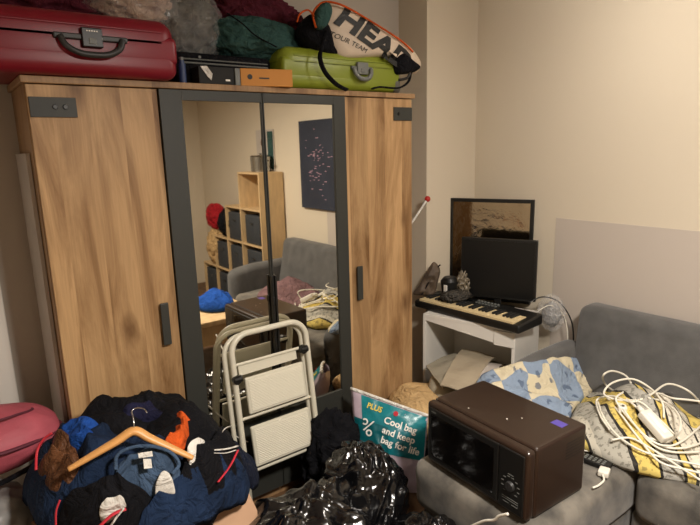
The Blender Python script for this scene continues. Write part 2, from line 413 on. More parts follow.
M['bagwhite'] = mat('off_white_bag_cloth', 'CDBBA6', .6, var=.05, vs=6)
M['print'] = mat('black_print', '1A1A18', .6)
M['whiteprint'] = mat('white_print', 'ECE8E0', .6)
M['redball'] = mat('red_ball_paint', 'B2221C', .35)
M['teal'] = mat('teal_printed_plastic', '0E6E7A', .3, col2='17888F', vs=4, bump=.15, bs=20)
M['bagpale'] = mat('pale_lilac_plastic', 'B9A8B4', .3, bump=.15, bs=20)
M['canvasart'] = mat('dark_blue_canvas', '1E2433', .7, col2='262C3C', vs=4)
M['artmark'] = mat('pale_pink_paint_marks', 'B890A0', .7)
M['pale_sheet'] = mat('pale_grey_sheet', 'B9B0A8', .6, var=.08, vs=5)
M['bluecan'] = mat('blue_can', '24365E', .45)
M['goldlabel'] = mat('yellow_print', 'D8C050', .6)
M['purple'] = mat('violet_sticker', '5548A0', .3)
def patchwork(name, a, b, c, scale, ang):
    m = bpy.data.materials.new(name); m.use_nodes = True; nt = m.node_tree; L = nt.links; bs = nt.nodes['Principled BSDF']; N = nt.nodes.new
    tc = N('ShaderNodeTexCoord'); n = N('ShaderNodeTexNoise'); n.inputs['Scale'].default_value = 6; L.new(tc.outputs['Object'], n.inputs[0])
    mv = N('ShaderNodeMix'); mv.data_type = 'VECTOR'; mv.inputs[0].default_value = .10; L.new(tc.outputs['Object'], mv.inputs[4]); L.new(n.outputs[1], mv.inputs[5])
    mp = N('ShaderNodeMapping'); mp.inputs['Rotation'].default_value = (0, 0, ang); mp.inputs['Scale'].default_value = (scale, scale*1.7, .001); L.new(mv.outputs[1], mp.inputs[0])
    ck = N('ShaderNodeTexChecker'); ck.inputs['Scale'].default_value = 1; ck.inputs[1].default_value = c3(a); ck.inputs[2].default_value = c3(b); L.new(mp.outputs[0], ck.inputs[0])
    # sprigs: small leaf-like blots, sparse
    v = N('ShaderNodeTexVoronoi'); v.inputs['Scale'].default_value = 15; L.new(mv.outputs[1], v.inputs[0])
    w_ = N('ShaderNodeTexWave'); w_.wave_type = 'RINGS'; w_.inputs['Scale'].default_value = 9; w_.inputs['Distortion'].default_value = 14; w_.inputs['Detail'].default_value = 3; L.new(tc.outputs['Object'], w_.inputs[0])
    r1 = N('ShaderNodeValToRGB'); r1.color_ramp.elements[0].position = .30; r1.color_ramp.elements[0].color = (1, 1, 1, 1); r1.color_ramp.elements[1].position = .42; r1.color_ramp.elements[1].color = (0, 0, 0, 1); L.new(v.outputs['Distance'], r1.inputs[0])
    r2 = N('ShaderNodeValToRGB'); r2.color_ramp.elements[0].position = .5; r2.color_ramp.elements[1].position = .6; L.new(w_.outputs['Fac'], r2.inputs[0])
    ml = N('ShaderNodeMath'); ml.operation = 'MULTIPLY'; L.new(r1.outputs[0], ml.inputs[0]); L.new(r2.outputs[0], ml.inputs[1])
    m2 = N('ShaderNodeMath'); m2.operation = 'MULTIPLY'; m2.inputs[1].default_value = .75; L.new(ml.outputs[0], m2.inputs[0])
    mx = N('ShaderNodeMix'); mx.data_type = 'RGBA'; L.new(m2.outputs[0], mx.inputs[0]); L.new(ck.outputs[0], mx.inputs[6]); mx.inputs[7].default_value = c3(c)
    L.new(mx.outputs[2], bs.inputs['Base Color']); bs.inputs['Roughness'].default_value = .9; bs.inputs['Specular IOR Level'].default_value = .15
    n3 = N('ShaderNodeTexNoise'); n3.inputs['Scale'].default_value = 12; n3.inputs['Distortion'].default_value = 2; L.new(tc.outputs['Object'], n3.inputs[0]); bp = N('ShaderNodeBump'); bp.inputs['Strength'].default_value = .6; bp.inputs['Distance'].default_value = .03; L.new(n3.outputs[0], bp.inputs['Height']); L.new(bp.outputs[0], bs.inputs['Normal'])
    return m
M['palm'] = patchwork('blue_and_cream_patchwork_print', '8797AC', 'CFC4A8', '4E5C74', 6.5, .35)
M['stripe'] = bands('yellow_black_and_white_striped_weave', [(0, 'ACA89C'), (.16, '2E2C2A'), (.18, 'D0B968'), (.31, '2E2C2A'), (.33, 'A4A198'), (.46, '2E2C2A'), (.48, 'D0B968'), (.53, '2E2C2A'), (.55, 'D5CEBE'), (.70, '35322E'), (.72, 'D8D2C2'), (.80, '35322E'), (.82, 'D0B968'), (.93, '35322E'), (.95, 'C8C2B2')], 2.0, ang=.64, warp=.06, mottled=.5, freq=55, mcol='4A4740')
M['lampshade'] = mat('lamp_shade', 'EFE6D2', .6)
M['bulb'] = mat('lamp_diffuser', 'FFF0D0', .5, emit=('FFDFA8', 3.0))
# ---------------------------------------------------------------- the room
XL, XR, YB, YF, ZC = -1.45, 2.53, .42, -4.75, 2.62
def struct(name, bm, m, **k):
    return tag(obj(name, bm, m), kind='structure')
def slab(name, *a, m):
    bm = BM(); box(bm, *a); return struct(name, bm, m)
slab('floor', XL-.1, XR+.1, YF-.1, YB+.1, -.1, 0, m=M['floor'])
slab('ceiling', XL-.1, XR+.1, YF-.1, YB+.1, ZC, ZC+.1, m=M['ceil'])
slab('wall_back', XL-.1, XR+.1, YB, YB+.1, 0, ZC, m=M['wallgrey'])
slab('wall_right', XR, XR+.1, YF, YB, 0, ZC, m=M['wall'])
slab('wall_left', XL-.1, XL, YF, YB, 0, ZC, m=M['wall'])
slab('wall_front', XL-.1, XR+.1, YF-.1, YF, 0, ZC, m=M['wall'])
slab('wall_pillar', 2.09, XR, .18, YB, 0, ZC, m=M['wall'])
slab('trim_1', 2.09-.012, XR, .168, .18, 0, .08, m=M['white'])
slab('baseboard_right', XR-.014, XR, YF, .165, 0, .08, m=M['white'])
slab('baseboard_left', XL, XL+.014, YF, YB, 0, .08, m=M['white'])
slab('trim_2', XR-.003, XR, -1.9, -.425, .30, 1.305, m=M['patch'])
# door in the back wall left of the wardrobe, door behind the camera (seen in the mirror)
def door(name, x0, x1, y, sgn, zt=2.03):
    bm = BM(); box(bm, x0, x1, min(y, y+sgn*.02), max(y, y+sgn*.02), 0, zt, .003)
    for a, b in ((.12, .9), (1.05, 1.9)): box(bm, x0+.1, x1-.1, min(y+sgn*.02, y+sgn*.028), max(y+sgn*.02, y+sgn*.028), a, b, .004)
    d = struct(name, bm, M['white'])
    bm = BM(); xx = x1-.05 if sgn < 0 else x0+.08
    cyl(bm, (x0+.07, y+sgn*.02, 1.0), (x0+.07, y+sgn*.07, 1.0), .01); cyl(bm, (x0+.07, y+sgn*.065, 1.0), (x0+.18, y+sgn*.065, 1.0), .009)
    obj('door_handle', bm, M['steel'], d)
    bm = BM()
    for z in (.3, 1.10, 1.8): cyl(bm, (x1-.004, y+sgn*.025, z-.03), (x1-.004, y+sgn*.025, z+.03), .008)
    obj('hinge', bm, M['black'], d)
    bm = BM()
    for a, b in ((x0-.07, x0), (x1, x1+.07)):
        if b < -.13+.08 or sgn > 0: box(bm, a, b, min(y, y+sgn*.03), max(y, y+sgn*.03), 0, zt, .004)
    box(bm, x0-.07, x1+.07 if sgn > 0 else x1+.0, min(y, y+sgn*.03), max(y, y+sgn*.03), zt, zt+.07, .004)
    obj('door_frame', bm, M['white'], d)
door('door_1', -.90, -.205, YB, -1)
door('door_2', 1.25, 2.05, YF, 1)
# ceiling lamp above and beside the camera
cl = empty('ceiling_light', (LP.x, LP.y, ZC), label='white ceiling bar with two bare bulbs above the sofa', cat='ceiling light')
bm = BM(); box(bm, -.03, .03, -.20, .08, -.025, 0, .005); obj('bar', bm, M['white'], cl)
for yy in (0, -.12):
    bm = BM(); cyl(bm, (0, yy, -.025), (0, yy, -.10), .018, n=20); obj('bulb_holder', bm, M['white'], cl)
cl = empty('ceiling_light', (AP.x, AP.y, ZC), label='round white drum ceiling light hanging in the middle of the room', cat='ceiling light')
bm = BM(); cyl(bm, (0, 0, 0), (0, 0, -.03), .07, n=32); cyl(bm, (0, 0, -.03), (0, 0, -.13), .015); cyl(bm, (0, 0, -.13), (0, 0, -.205), .17, .19, n=40, cap=True)
obj('lamp_shade', bm, M['lampshade'], cl, True)
bm = BM(); cyl(bm, (0, 0, -.2055), (0, 0, -.2095), .175, n=40); obj('diffuser', bm, M['bulb'], cl)
# ---------------------------------------------------------------- wardrobe
WD = .37; WH = 2.0
wr = empty('wardrobe', (0.9, WD/2, 0), label='tall oak effect four-door wardrobe with two charcoal framed mirror doors in the middle', cat='wardrobe')
def wp(name, bm, m, parent=None, smooth=False):
    for v in bm.verts: v.co -= Vector((.9, WD/2, 0))
    return obj(name, bm, m, parent or wr, smooth)
bm = BM()
box(bm, 0, .018, .02, WD, 0, 1.975, .001); box(bm, 1.782, 1.8, .02, WD, 0, 1.975, .001); box(bm, .018, 1.782, WD-.01, WD, .02, 1.975)
box(bm, .891, .909, .03, WD-.01, .08, 1.975); box(bm, .018, 1.782, .03, WD-.01, .06, .08); box(bm, .018, 1.782, .04, .06, 0, .06)
wp('body', bm, M['oakedge'])
bm = BM(); box(bm, -.012, 1.812, -.012, WD, 1.975, 2.0, .003); wp('top_panel', bm, M['oakedge'])
def oak_door(x0, x1, hx, bx0, bx1, studs):
    bm = BM(); box(bm, x0+.002, x1-.002, 0, .02, .07, 1.972, .0015); d = wp('door', bm, M['oak'])
    bm = BM(); box(bm, hx-.017, hx+.017, -.022, -.010, .945, 1.125, .003)
    box(bm, hx-.008, hx+.008, -.012, 0, .955, .97); box(bm, hx-.008, hx+.008, -.012, 0, 1.10, 1.115); h = wp('handle', bm, M['charcoal'], d)
    bm = BM(); box(bm, bx0, bx1, -.006, 0, 1.862, 1.93, .001); p = wp('corner_plate', bm, M['charcoal'], d)
    for sx in studs:
        bm = BM(); cyl(bm, (sx, -.006, 1.897), (sx, -.012, 1.897), .009, .007, n=20); wp('stud', bm, M['black'], p, False)
for n_, a in enumerate([(0, .45, .39, .006, .155, (.085, .118)), (1.35, 1.8, 1.412, 1.668, 1.796, (1.70,))]): oak_door(*a)
def mirror_door(x0, x1, gx0, gx1):
    bm = BM(); g0, g1 = .475, 1.932
    box(bm, x0+.002, gx0, -.012, .02, .07, 1.972, .001); box(bm, gx1, x1-.002, -.012, .02, .07, 1.972, .001)
    box(bm, gx0, gx1, -.012, .02, .07, g0, .001); box(bm, gx0, gx1, -.012, .02, g1, 1.972, .001)
    box(bm, gx0, gx1, .004, .02, g0, g1)
    d = wp('mirror_door', bm, M['charcoal'])
    bm = BM(); box(bm, gx0, gx1, -.003, .004, g0, g1); g = wp('mirror', bm, M['glassmirror'], d); tag(g, label='mirror glass')
    return d
d1 = mirror_door(.45, .90, .541, .893); d2 = mirror_door(.90, 1.35, .907, 1.281)
bm = BM(); box(bm, .888, .898, -.03, -.012, .62, 1.16, .002); box(bm, .886, .898, -.034, -.012, 1.03, 1.06, .002); wp('handle', bm, M['black'], d1)
bm = BM(); box(bm, .903, .913, -.03, -.012, .62, 1.16, .002); wp('handle', bm, M['black'], d2)
# thin pale sheet added for the lit lower part of the wardrobe's left side
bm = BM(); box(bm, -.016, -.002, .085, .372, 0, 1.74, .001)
tag(obj('pale_sheet', bm, M['pale_sheet']), 'tall pale grey sheet added as the lit lower part of the left side of the wardrobe', 'pale_sheet')
# ---------------------------------------------------------------- luggage on the wardrobe
def suitcase(name, W, D, H, m, ribm, label, handle_x, loc, rz=0, ribs=0, logo=True, hm='darkplastic', hw=.19):
    s = empty(name, loc, rz, label, 'suitcase')
    bm = BM(); box(bm, -W/2, W/2, -D/2, D/2, 0.0, H*.50, .04, 6); 
    obj('lower_shell', bm, m, s, True)
    bm = BM(); box(bm, -W/2, W/2, -D/2, D/2, H*.30, H, .060, 7)
    obj('upper_shell', bm, m, s, True)
    bm = BM(); box(bm, -W/2+.0, W/2-.0, -D/2+.0, D/2-.0, H*.50-.055, H*.50+.045, .02, 4)
    for v in bm.verts: v.co.z = H*.5+(v.co.z-H*.5)
    obj('frame_band', bm, m, s, True)
    bm = BM()
    for k in range(ribs):
        zz = H*(.22+.06*k); box(bm, -W/2+.05, W/2-.05, -D/2-.003, -D/2+.01, zz, zz+.006, .002)
    box(bm, -W/2+.06, W/2-.06, -D/2-.003, -D/2+.01, H*.75, H*.75+.006, .002)
    obj('rib', bm, ribm, s)
    hx = handle_x
    hb = BM(); box(hb, hx-hw/2, hx+hw/2, -D/2-.012, -D/2+.01, H*.53, H*.62, .004)
    ho = obj('handle_mount', hb, M[hm], s)
    hb = BM(); P = catmull([(hx-hw*.42, -D/2-.014, H*.57), (hx-hw*.36, -D/2-.022, H*.42), (hx-hw*.2, -D/2-.026, H*.32), (hx, -D/2-.026, H*.30), (hx+hw*.2, -D/2-.026, H*.32), (hx+hw*.36, -D/2-.022, H*.42), (hx+hw*.42, -D/2-.014, H*.57)], 6)
    tube(hb, P, .011, 10, .9); obj('handle', hb, M[hm], s, True)
    hb = BM(); box(hb, hx-.034, hx+.034, -D/2-.02, -D/2, H*.42, H*.72, .004); lk = obj('lock', hb, M['black' if hm == 'darkplastic' else hm], s)
    hb = BM(); box(hb, hx-.012, hx+.012, -D/2-.023, -D/2-.019, H*.47, H*.56, .001); obj('lock_button', hb, M['greyplastic'], lk)
    if logo:
        hb = BM()
        for k in range(5): box(hb, hx-.018+k*.008, hx-.013+k*.008, -D/2-.0215, -D/2-.0195, H*.655, H*.675)
        obj('logo', hb, M['whiteprint'], lk)
    return s
rs = suitcase('suitcase', .84, .44, .215, M['red'], M['red'], 'large red hard-shell suitcase lying on its side on the left end of the wardrobe', .115, (.10, .15, 2.002), 0, hw=.24)
gs = suitcase('suitcase', .71, .36, .19, M['green'], M['green'], 'lime green hard-shell suitcase with a grey handle beneath the white racket bag', .09, (1.385, .20, 2.002), 0, logo=False, hm='greyplastic', hw=.13)
bm = BM(); box(bm, .31, .358, -.184, -.13, .0, .07, .02, 4); obj('corner_guard', bm, M['greyplastic'], gs, True)
# racket bag on the lime suitcase : outline in X-Z at Y ~ .05
def xz(u, v, y): p = at(u, v, 1, y); return (p.x, p.z)
yb = .06
tb = empty('racket_bag', (1.55, yb, 2.19), label='off-white and black racket bag with big black lettering lying on the lime suitcase', cat='sports bag')
ol = [xz(u, v, yb) for u, v in ((322, 8), (330, 3), (346, 8), (372, 23), (400, 41), (414, 54), (420, 66), (414, 74), (404, 70), (398, 60), (375, 58), (350, 60), (336, 58), (328, 46), (322, 30))]
bb = puff('body', ol, (0, yb, 0), (1, 0, 0), (0, 0, 1), .06, M['bagwhite'], nr=14, pw=4, fold=.006, fs=9, backthick=.14)
for v in bb.data.vertices: v.co -= Vector((1.55, yb, 2.19))
bb.parent = tb
bpy.context.view_layer.update()
def tb_part(o):
    for v in o.data.vertices: v.co -= Vector((1.55, yb, 2.19))
    o.parent = tb; return o
a, b_ = at(343, 14, 1, 0), at(412, 66, 1, 0)
dx = (b_-a).normalized(); ctr = at(375, 40, 1, 0)
t1 = text('lettering', 'HEAD', .145, .001, M['print'], frameM(ctr, dx, (-dx.z, 0, dx.x)), bb, off=.003, bold=.006, shear=.25, cuts=2, xs=1.28); tb_part(t1)
ctr = at(350, 42, 1, 0); a, b_ = at(335, 31, 1, 0), at(367, 49, 1, 0); dx = (b_-a).normalized()
t2 = text('lettering', 'TOUR TEAM', .032, .0005, M['print'], frameM(ctr, dx, (-dx.z, 0, dx.x)), bb, off=.002, shear=.2, cuts=1, xs=1.2); tb_part(t2)
# black end panel, straps, shoulder straps
o = puff('end_panel', [xz(u, v, -.0) for u, v in ((396, 58), (404, 52), (414, 60), (422, 67), (416, 72), (405, 74), (397, 73))], (0, .03, 0), (1, 0, 0), (0, 0, 1), .05, M['blackcloth'], pw=4); tb_part(o)
o = puff('end_panel', [xz(u, v, -.0) for u, v in ((315, 12), (320, 4), (328, 3), (331, 12), (326, 26), (318, 30), (314, 22))], (0, .0, 0), (1, 0, 0), (0, 0, 1), .03, M['bluegreen'], pw=4); tb_part(o)
def tubepx(px, y, r, flat=1.0, n=8): 
    bm = BM(); tube(bm, catmull([at(u, v, 1, y) if not hasattr(y, '__len__') else at(u, v, 1, y[i]) for i, (u, v) in enumerate(px)], 6), r, n, flat); return bm
o = obj('piping', tubepx([(316, 28), (313, 14), (320, 4), (330, 2), (346, 7), (372, 22), (400, 40), (413, 52)], -.005, .005), M['orange'], smooth=True); tb_part(o)
o = obj('strap', tubepx([(326, 30), (322, 46), (320, 58), (325, 72), (336, 84), (347, 90)], [-.01, -.03, -.04, -.045, -.045, -.03], .012, .4), M['blackcloth'], smooth=True); tb_part(o)
o = obj('strap', tubepx([(372, 89), (380, 87), (398, 88), (408, 82), (411, 72)], -.035, .010, .5), M['blackcloth'], smooth=True); tb_part(o)
o = obj('buckle', tubepx([(399, 80), (407, 78), (410, 73)], -.04, .007), M['black'], smooth=True); tb_part(o)
# dark body of the bag behind
o = puff('side_pocket', [xz(u, v, .08) for u, v in ((300, 24), (312, 14), (326, 26), (332, 50), (335, 58), (318, 56), (303, 45), (297, 35))], (0, .08, 0), (1, 0, 0), (0, 0, 1), .07, M['blackcloth'], pw=3); tb_part(o)
bm = BM()
tube(bm, catmull([at(u, v, 1, -.01) for u, v in ((297, 22), (300, 14), (308, 10), (314, 16))], 6), .004, 8)
tb_part(obj('piping', bm, M['orange'], smooth=True))
# black suitcase lying flat, blue-green bag on it
bs = empty('suitcase', (.80, .20, 2.002), 0, 'black soft suitcase lying flat under the blue-green bag', 'suitcase')
bm = BM(); box(bm, -.245, .215, -.11, .14, 0.0, .135, .025, 4); obj('body', bm, M['blackcloth'], bs, True)
bm = BM(); tube(bm, [(-.22, -.113, .09), (.19, -.113, .09)], .004); tube(bm, [(-.22, -.113, .105), (.19, -.113, .105)], .003); obj('zip', bm, M['greyplastic'], bs)
bm = BM(); tube(bm, catmull([(-.09, -.11, .07), (-.08, -.135, .05), (0.0, -.14, .045), (.08, -.135, .05), (.09, -.11, .07)], 5), .008); obj('handle', bm, M['black'], bs, True)
bm = BM(); cyl(bm, (-.13, -.113, .115), (-.13, -.116, .115), .006, n=16); obj('badge', bm, M['greyplastic'], bs)
# items on the edge
bm = BM(); cyl(bm, (.565, .02, 2.0), (.565, .02, 2.075), .014, n=20); cyl(bm, (.565, .02, 2.075), (.565, .02, 2.088), .010, n=16)
can = obj('spray_can', bm, M['bluecan'], smooth=False); tag(can, 'small blue can standing beside the red suitcase', 'can')
bm = BM(); cyl(bm, (.565, .02, 2.0885), (.565, .02, 2.10), .008, n=16); obj('cap', bm, M['greyplastic'], can)
bx = empty('black_box', (.71, .03, 2.0), 0, 'small black box with a torn white label between blue can and orange box', 'box')
bm = BM(); box(bm, -.085, .07, -.03, .05, 0, .07, .003); obj('body', bm, M['blackmatte'], bx)
bm = BM()
vs = [bm.verts.new(p) for p in ((-.078, -.034, .068), (-.05, -.034, .07), (-.03, -.04, .04), (-.035, -.036, .015), (-.05, -.034, .03))]; bm.faces.new(vs)
r_ = bmesh.ops.extrude_face_region(bm, geom=bm.faces[:]); bmesh.ops.translate(bm, verts=[v for v in r_['geom'] if isinstance(v, bmesh.types.BMVert)], vec=(0, .003, 0)); obj('torn_label', bm, M['whitecloth'], bx)
bm = BM(); box(bm, .03, .05, -.0312, -.0298, .015, .022); bx_t = obj('logo', bm, M['whiteprint'], bx)
bm = BM(); box(bm, .075, .098, -.03, .06, 0, .07, .002); obj('card_flap', bm, M['greyplastic'], bx)
ob = empty('orange_box', (.93, -.0, 2.0), math.radians(-14), 'small flat orange cardboard box on the wardrobe edge beside the lime suitcase', 'box')
bm = BM(); box(bm, -.115, .115, -.02, .07, 0, .072, .0015); obj('body', bm, M['orangebox'], ob)
bm = BM(); cyl(bm, (-.075, -.02, .038), (-.075, -.0212, .038), .011, n=12); obj('logo', bm, M['print'], ob)
bm = BM(); box(bm, -.035, .01, -.0212, -.0198, .030, .036); obj('print_line', bm, M['print'], ob)
# bags above
def baglabel(o, l, c): return tag(o, l, c)
bgb = lump('duffel_bag', (.98, .20, 2.225), (.23, .13, .095), M['bluegreen'], seed=3, amp=.22, fs=3, power=.9); baglabel(bgb, 'blue-green soft bag slumped on top of the black suitcase', 'bag')
bm = BM(); tube(bm, catmull([(.80, .07, 2.30), (.86, .05, 2.26), (.92, .055, 2.22), (1.02, .05, 2.18)], 6), .006, 8, .5); obj('strap', bm, M['blackcloth'], bgb, True)
cb = empty('plastic_bag', (.62, .22, 2.14), 0, 'clear plastic bag of crumpled olive clothes beside the red suitcase', 'bag')
lump('contents', (.03, 0, .12), (.16, .10, .15), M['olive'], seed=5, amp=.3, fs=5, parent=cb)
lump('film', (.03, 0, .12), (.185, .125, .175), M['clear'], seed=6, amp=.16, fs=6, parent=cb)
cb = empty('plastic_bag', (.33, .25, 2.225), 0, 'clear plastic bag of rose and cream clothes on top of the red suitcase', 'bag')
lump('contents', (.12, -.03, .10), (.19, .11, .10), M['rose'], seed=8, amp=.35, fs=6, parent=cb)
lump('film', (.12, -.03, .10), (.22, .135, .118), M['clear'], seed=9, amp=.14, fs=7, parent=cb)
baglabel(lump('garment', (.13, .25, 2.31), (.28, .11, .085), M['maroon'], seed=11, amp=.3, fs=4), 'dark maroon garment heaped behind the rose clothes bag at the back', 'clothing')
baglabel(lump('blanket', (1.07, .31, 2.36), (.24, .09, .10), M['maroon'], seed=13, amp=.25, fs=5), 'dark maroon blanket bundled above the blue-green bag', 'blanket')
baglabel(lump('cushion', (1.33, .33, 2.27), (.11, .08, .09), M['blackcloth'], seed=14, amp=.2, fs=3), 'black cushion squeezed behind the racket bag', 'cushion')
# stick with a red ball in the gap
st = empty('ball_stick', (1.86, .09, 0), 0, 'thin white stick with a red ball on its tip leaning out beside the wardrobe', 'stick')
p0, p1 = at(411, 224, 1, .1), at(427.5, 199, 1, .1)
d_ = (p1-p0).normalized(); pb = Vector((1.84, .14, 0)); pm = p0-(p1-p0)*.35; pm.x = max(pm.x, 1.825)
bm = BM(); tube(bm, catmull([pb-Vector((1.86, .09, 0)), Vector((-.03, .03, .9)), pm-Vector((1.86, .09, 0)), p0-Vector((1.86, .09, 0)), p1-Vector((1.86, .09, 0))], 10), .0065, 10); obj('shaft', bm, M['whitecloth'], st, True)
bm = BM(); bmesh.ops.create_uvsphere(bm, u_segments=20, v_segments=12, radius=.018, matrix=Matrix.Translation(p1-Vector((1.86, .09, 0)))); obj('ball', bm, M['redball'], st, True)
# ---------------------------------------------------------------- desk corner
A = at(423, 313.6, 2, .76); B = at(515.6, 330, 2, .76)
dl = (B-A); DW = dl.length; da = math.atan2(dl.y, dl.x)      # local x runs along the front edge from A to B
dk = empty('desk', (A.x, A.y, 0), da, 'small white open-front desk in the corner under the black keyboard', 'desk')
DD = .40
# local y to the left of A->B direction is +; the wall is on that side
bm = BM(); box(bm, -.0, DW, 0, DD, .742, .76, .002); obj('desktop', bm, M['white'], dk)
bm = BM(); box(bm, 0, .018, 0, DD, 0, .742, .001); obj('side_panel', bm, M['white'], dk)
bm = BM(); box(bm, DW-.018, DW, 0, DD, 0, .742, .001); obj('side_panel', bm, M['white'], dk)
bm = BM(); box(bm, .018, DW-.018, DD-.012, DD, .05, .742); obj('back_panel', bm, M['white'], dk)
bm = BM()
A_ = [bm.verts.new(p) for p in ((.018, .001, .742), (DW-.12, .001, .742), (DW-.12, .001, .665), (.018, .001, .722))]; B2_ = [bm.verts.new(v.co+Vector((0, .015, 0))) for v in A_]
bm.faces.new(A_); bm.faces.new(B2_[::-1])
for i in range(4): bm.faces.new((A_[i], B2_[i], B2_[(i+1) % 4], A_[(i+1) % 4]))
obj('apron', bm, M['white'], dk)
bm = BM(); box(bm, DW-.118, DW-.002, -.004, .016, .655, .740, .002); obj('drawer', bm, M['white'], dk)
bm = BM(); box(bm, .018, DW-.018, .03, DD-.012, .28, .296); obj('shelf', bm, M['white'], dk)
# papers and cloth spilling out of the desk
def Hd(x, y): return .45+.08*math.exp(-((x-2.0)**2+(y+.25)**2)/.03)
def sheet(name, px, z0, m, label, cat, curl=.02, seed=0, tilt=(0, 0), group=None):
    pts = [at(u, v, 2, z0+dz) for u, v, dz in px]
    bm = BM(); n = 12
    g = [[None]*(n+1) for _ in range(n+1)]
    for i in range(n+1):
        for j in range(n+1):
            s, t = i/n, j/n
            p = pts[0]*(1-s)*(1-t)+pts[1]*s*(1-t)+pts[2]*s*t+pts[3]*(1-s)*t
            p = p+Vector((0, 0, curl*math.sin(PI*s)+.012*noise.noise(Vector((p.x*9, p.y*9, seed)))))
            g[i][j] = bm.verts.new(p)
    for i in range(n):
        for j in range(n): bm.faces.new((g[i][j], g[i+1][j], g[i+1][j+1], g[i][j+1]))
    r = bmesh.ops.extrude_face_region(bm, geom=bm.faces[:]); bmesh.ops.translate(bm, verts=[v for v in r['geom'] if isinstance(v, bmesh.types.BMVert)], vec=(0, 0, -.006))
    return tag(obj(name, bm, m, smooth=False), label, cat, group)
drape('document_heap', [(436, 392), (430, 372), (460, 352), (500, 350), (512, 362), (500, 385), (470, 398)], lambda x, y: .36+.12*math.exp(-((x-1.95)**2+(y+.2)**2)/.05), M['paper'], lift=.03, fold=.03, fs=6, label='grey crumpled paper heap lying low inside the open desk', cat='paper', solid=.05)
sheet('folder', [(426, 366, 0), (455, 353, .02), (472, 362, .03), (443, 388, 0)], .47, M['paper'], 'grey cardboard folder sticking out at the desk left side', 'folder', .01, 1)
sheet('folder', [(440, 385, 0), (463, 348, .02), (495, 356, .03), (470, 392, .0)], .50, M['paper2'], 'beige cardboard folder lying across the papers in front of the desk', 'folder', .02, 2)
sheet('leaflet', [(470, 384, 0), (482, 362, .02), (502, 364, .02), (492, 384, 0)], .50, M['pale_sheet'], 'small pale leaflet beside the blue patchwork blanket under the desk', 'leaflet', .02, 3)
# keyboard
K0 = at(414, 301, 2, .80); K1 = at(519, 328, 2, .80)
kl = (K1-K0); KW = kl.length; ka = math.atan2(kl.y, kl.x)
kb = empty('keyboard', (K0.x, K0.y, .763), ka, 'black electronic music keyboard with ivory keys lying across the white desk', 'musical keyboard')
KD = .235
bm = BM(); box(bm, 0, KW, 0, KD, 0, .045, .012, 3)
for v in bm.verts:
    if v.co.y > .14 and v.co.z > .03: v.co.z += .018*(v.co.y-.14)/.095
obj('body', bm, M['black'], kb)
nw = 29; kw = (KW-.075)/nw
wbm = None
for i in range(nw):
    x0 = .035+i*kw
    if i == 0:
        bm = BM(); box(bm, 0, kw-.0012, .010, .135, .040, .057, .0012, 1); ko = obj('white_key', bm, M['keys'], kb); ko.location = (x0, 0, 0); wk = ko
    else:
        ko = wk.copy(); COL.objects.link(ko); ko.parent = kb; ko.location = (x0, 0, 0)
bkey = None
for i in range(nw-1):
    if i % 7 in (0, 1, 3, 4, 5):
        x0 = .035+(i+1)*kw-.006
        if bkey is None:
            bm = BM(); box(bm, 0, .012, .052, .137, .050, .068, .002, 1); bkey = obj('black_key', bm, M['blackmatte'], kb); bkey.location = (x0, 0, 0)
        else:
            q = bkey.copy(); COL.objects.link(q); q.parent = kb; q.location = (x0, 0, 0)
bm = BM()
for r_ in range(2):
    for i in range(7): box(bm, KW*.45+i*.022, KW*.45+i*.022+.012, .17+r_*.025, .182+r_*.025, .052+r_*.006, .062+r_*.006, .001, 1)
obj('control_buttons', bm, M['greyplastic'], kb)
bm = BM(); box(bm, KW*.30, KW*.42, .18, .225, .052, .063, .001, 1); obj('display', bm, M['screen'], kb)
bm = BM()
for i in range(10): box(bm, .04, .14, .17+i*.009, .173+i*.009, .053, .062, 0)
obj('speaker_grille', bm, M['greyplastic'], kb)
# monitor: from behind the keyboard
m0, m1 = at(461.5, 238, 0, 2.17), at(538, 240, 0, 2.36)
ml = Vector((m1.x-m0.x, m1.y-m0.y, 0)); MW = ml.length; ma = math.atan2(ml.y, ml.x); zt = (m0.z+m1.z)/2
mn = empty('monitor', (m0.x, m0.y, .762), ma, 'black flat-screen monitor standing behind the keyboard on the desk', 'monitor')
tz = zt-.762
bm = BM(); box(bm, 0, MW, 0, .03, .072, tz, .004); obj('casing', bm, M['black'], mn)
bm = BM(); box(bm, .012, MW-.012, -.002, .002, .086, tz-.012, .0005); obj('screen', bm, M['screen'], mn)
bm = BM(); box(bm, MW/2-.02, MW/2+.02, .015, .035, .0, .10, .003); box(bm, MW/2-.09, MW/2+.09, .0, .10, 0, .012, .004); obj('stand', bm, M['black'], mn)
# framed mirror behind
f0, f1 = at(449.5, 198, 0, 2.30), at(534.5, 200, 0, 2.505)
fl = Vector((f1.x-f0.x, f1.y-f0.y, 0)); FW = fl.length; fa = math.atan2(fl.y, fl.x); fz = (f0.z+f1.z)/2
fm = empty('framed_mirror', (f0.x, f0.y, .762), fa, 'black framed mirror leaning in the corner behind the monitor', 'mirror')
th = fz-.762
bm = BM(); bw = .022
for a in ((0, bw, 0, th), (FW-bw, FW, 0, th), (bw, FW-bw, 0, bw), (bw, FW-bw, th-bw, th)): box(bm, a[0], a[1], 0, .02, a[2], a[3], .002)
obj('frame', bm, M['black'], fm)
bm = BM(); box(bm, bw, FW-bw, .008, .016, bw, th-bw); obj('mirror', bm, M['oldmirror'], fm)
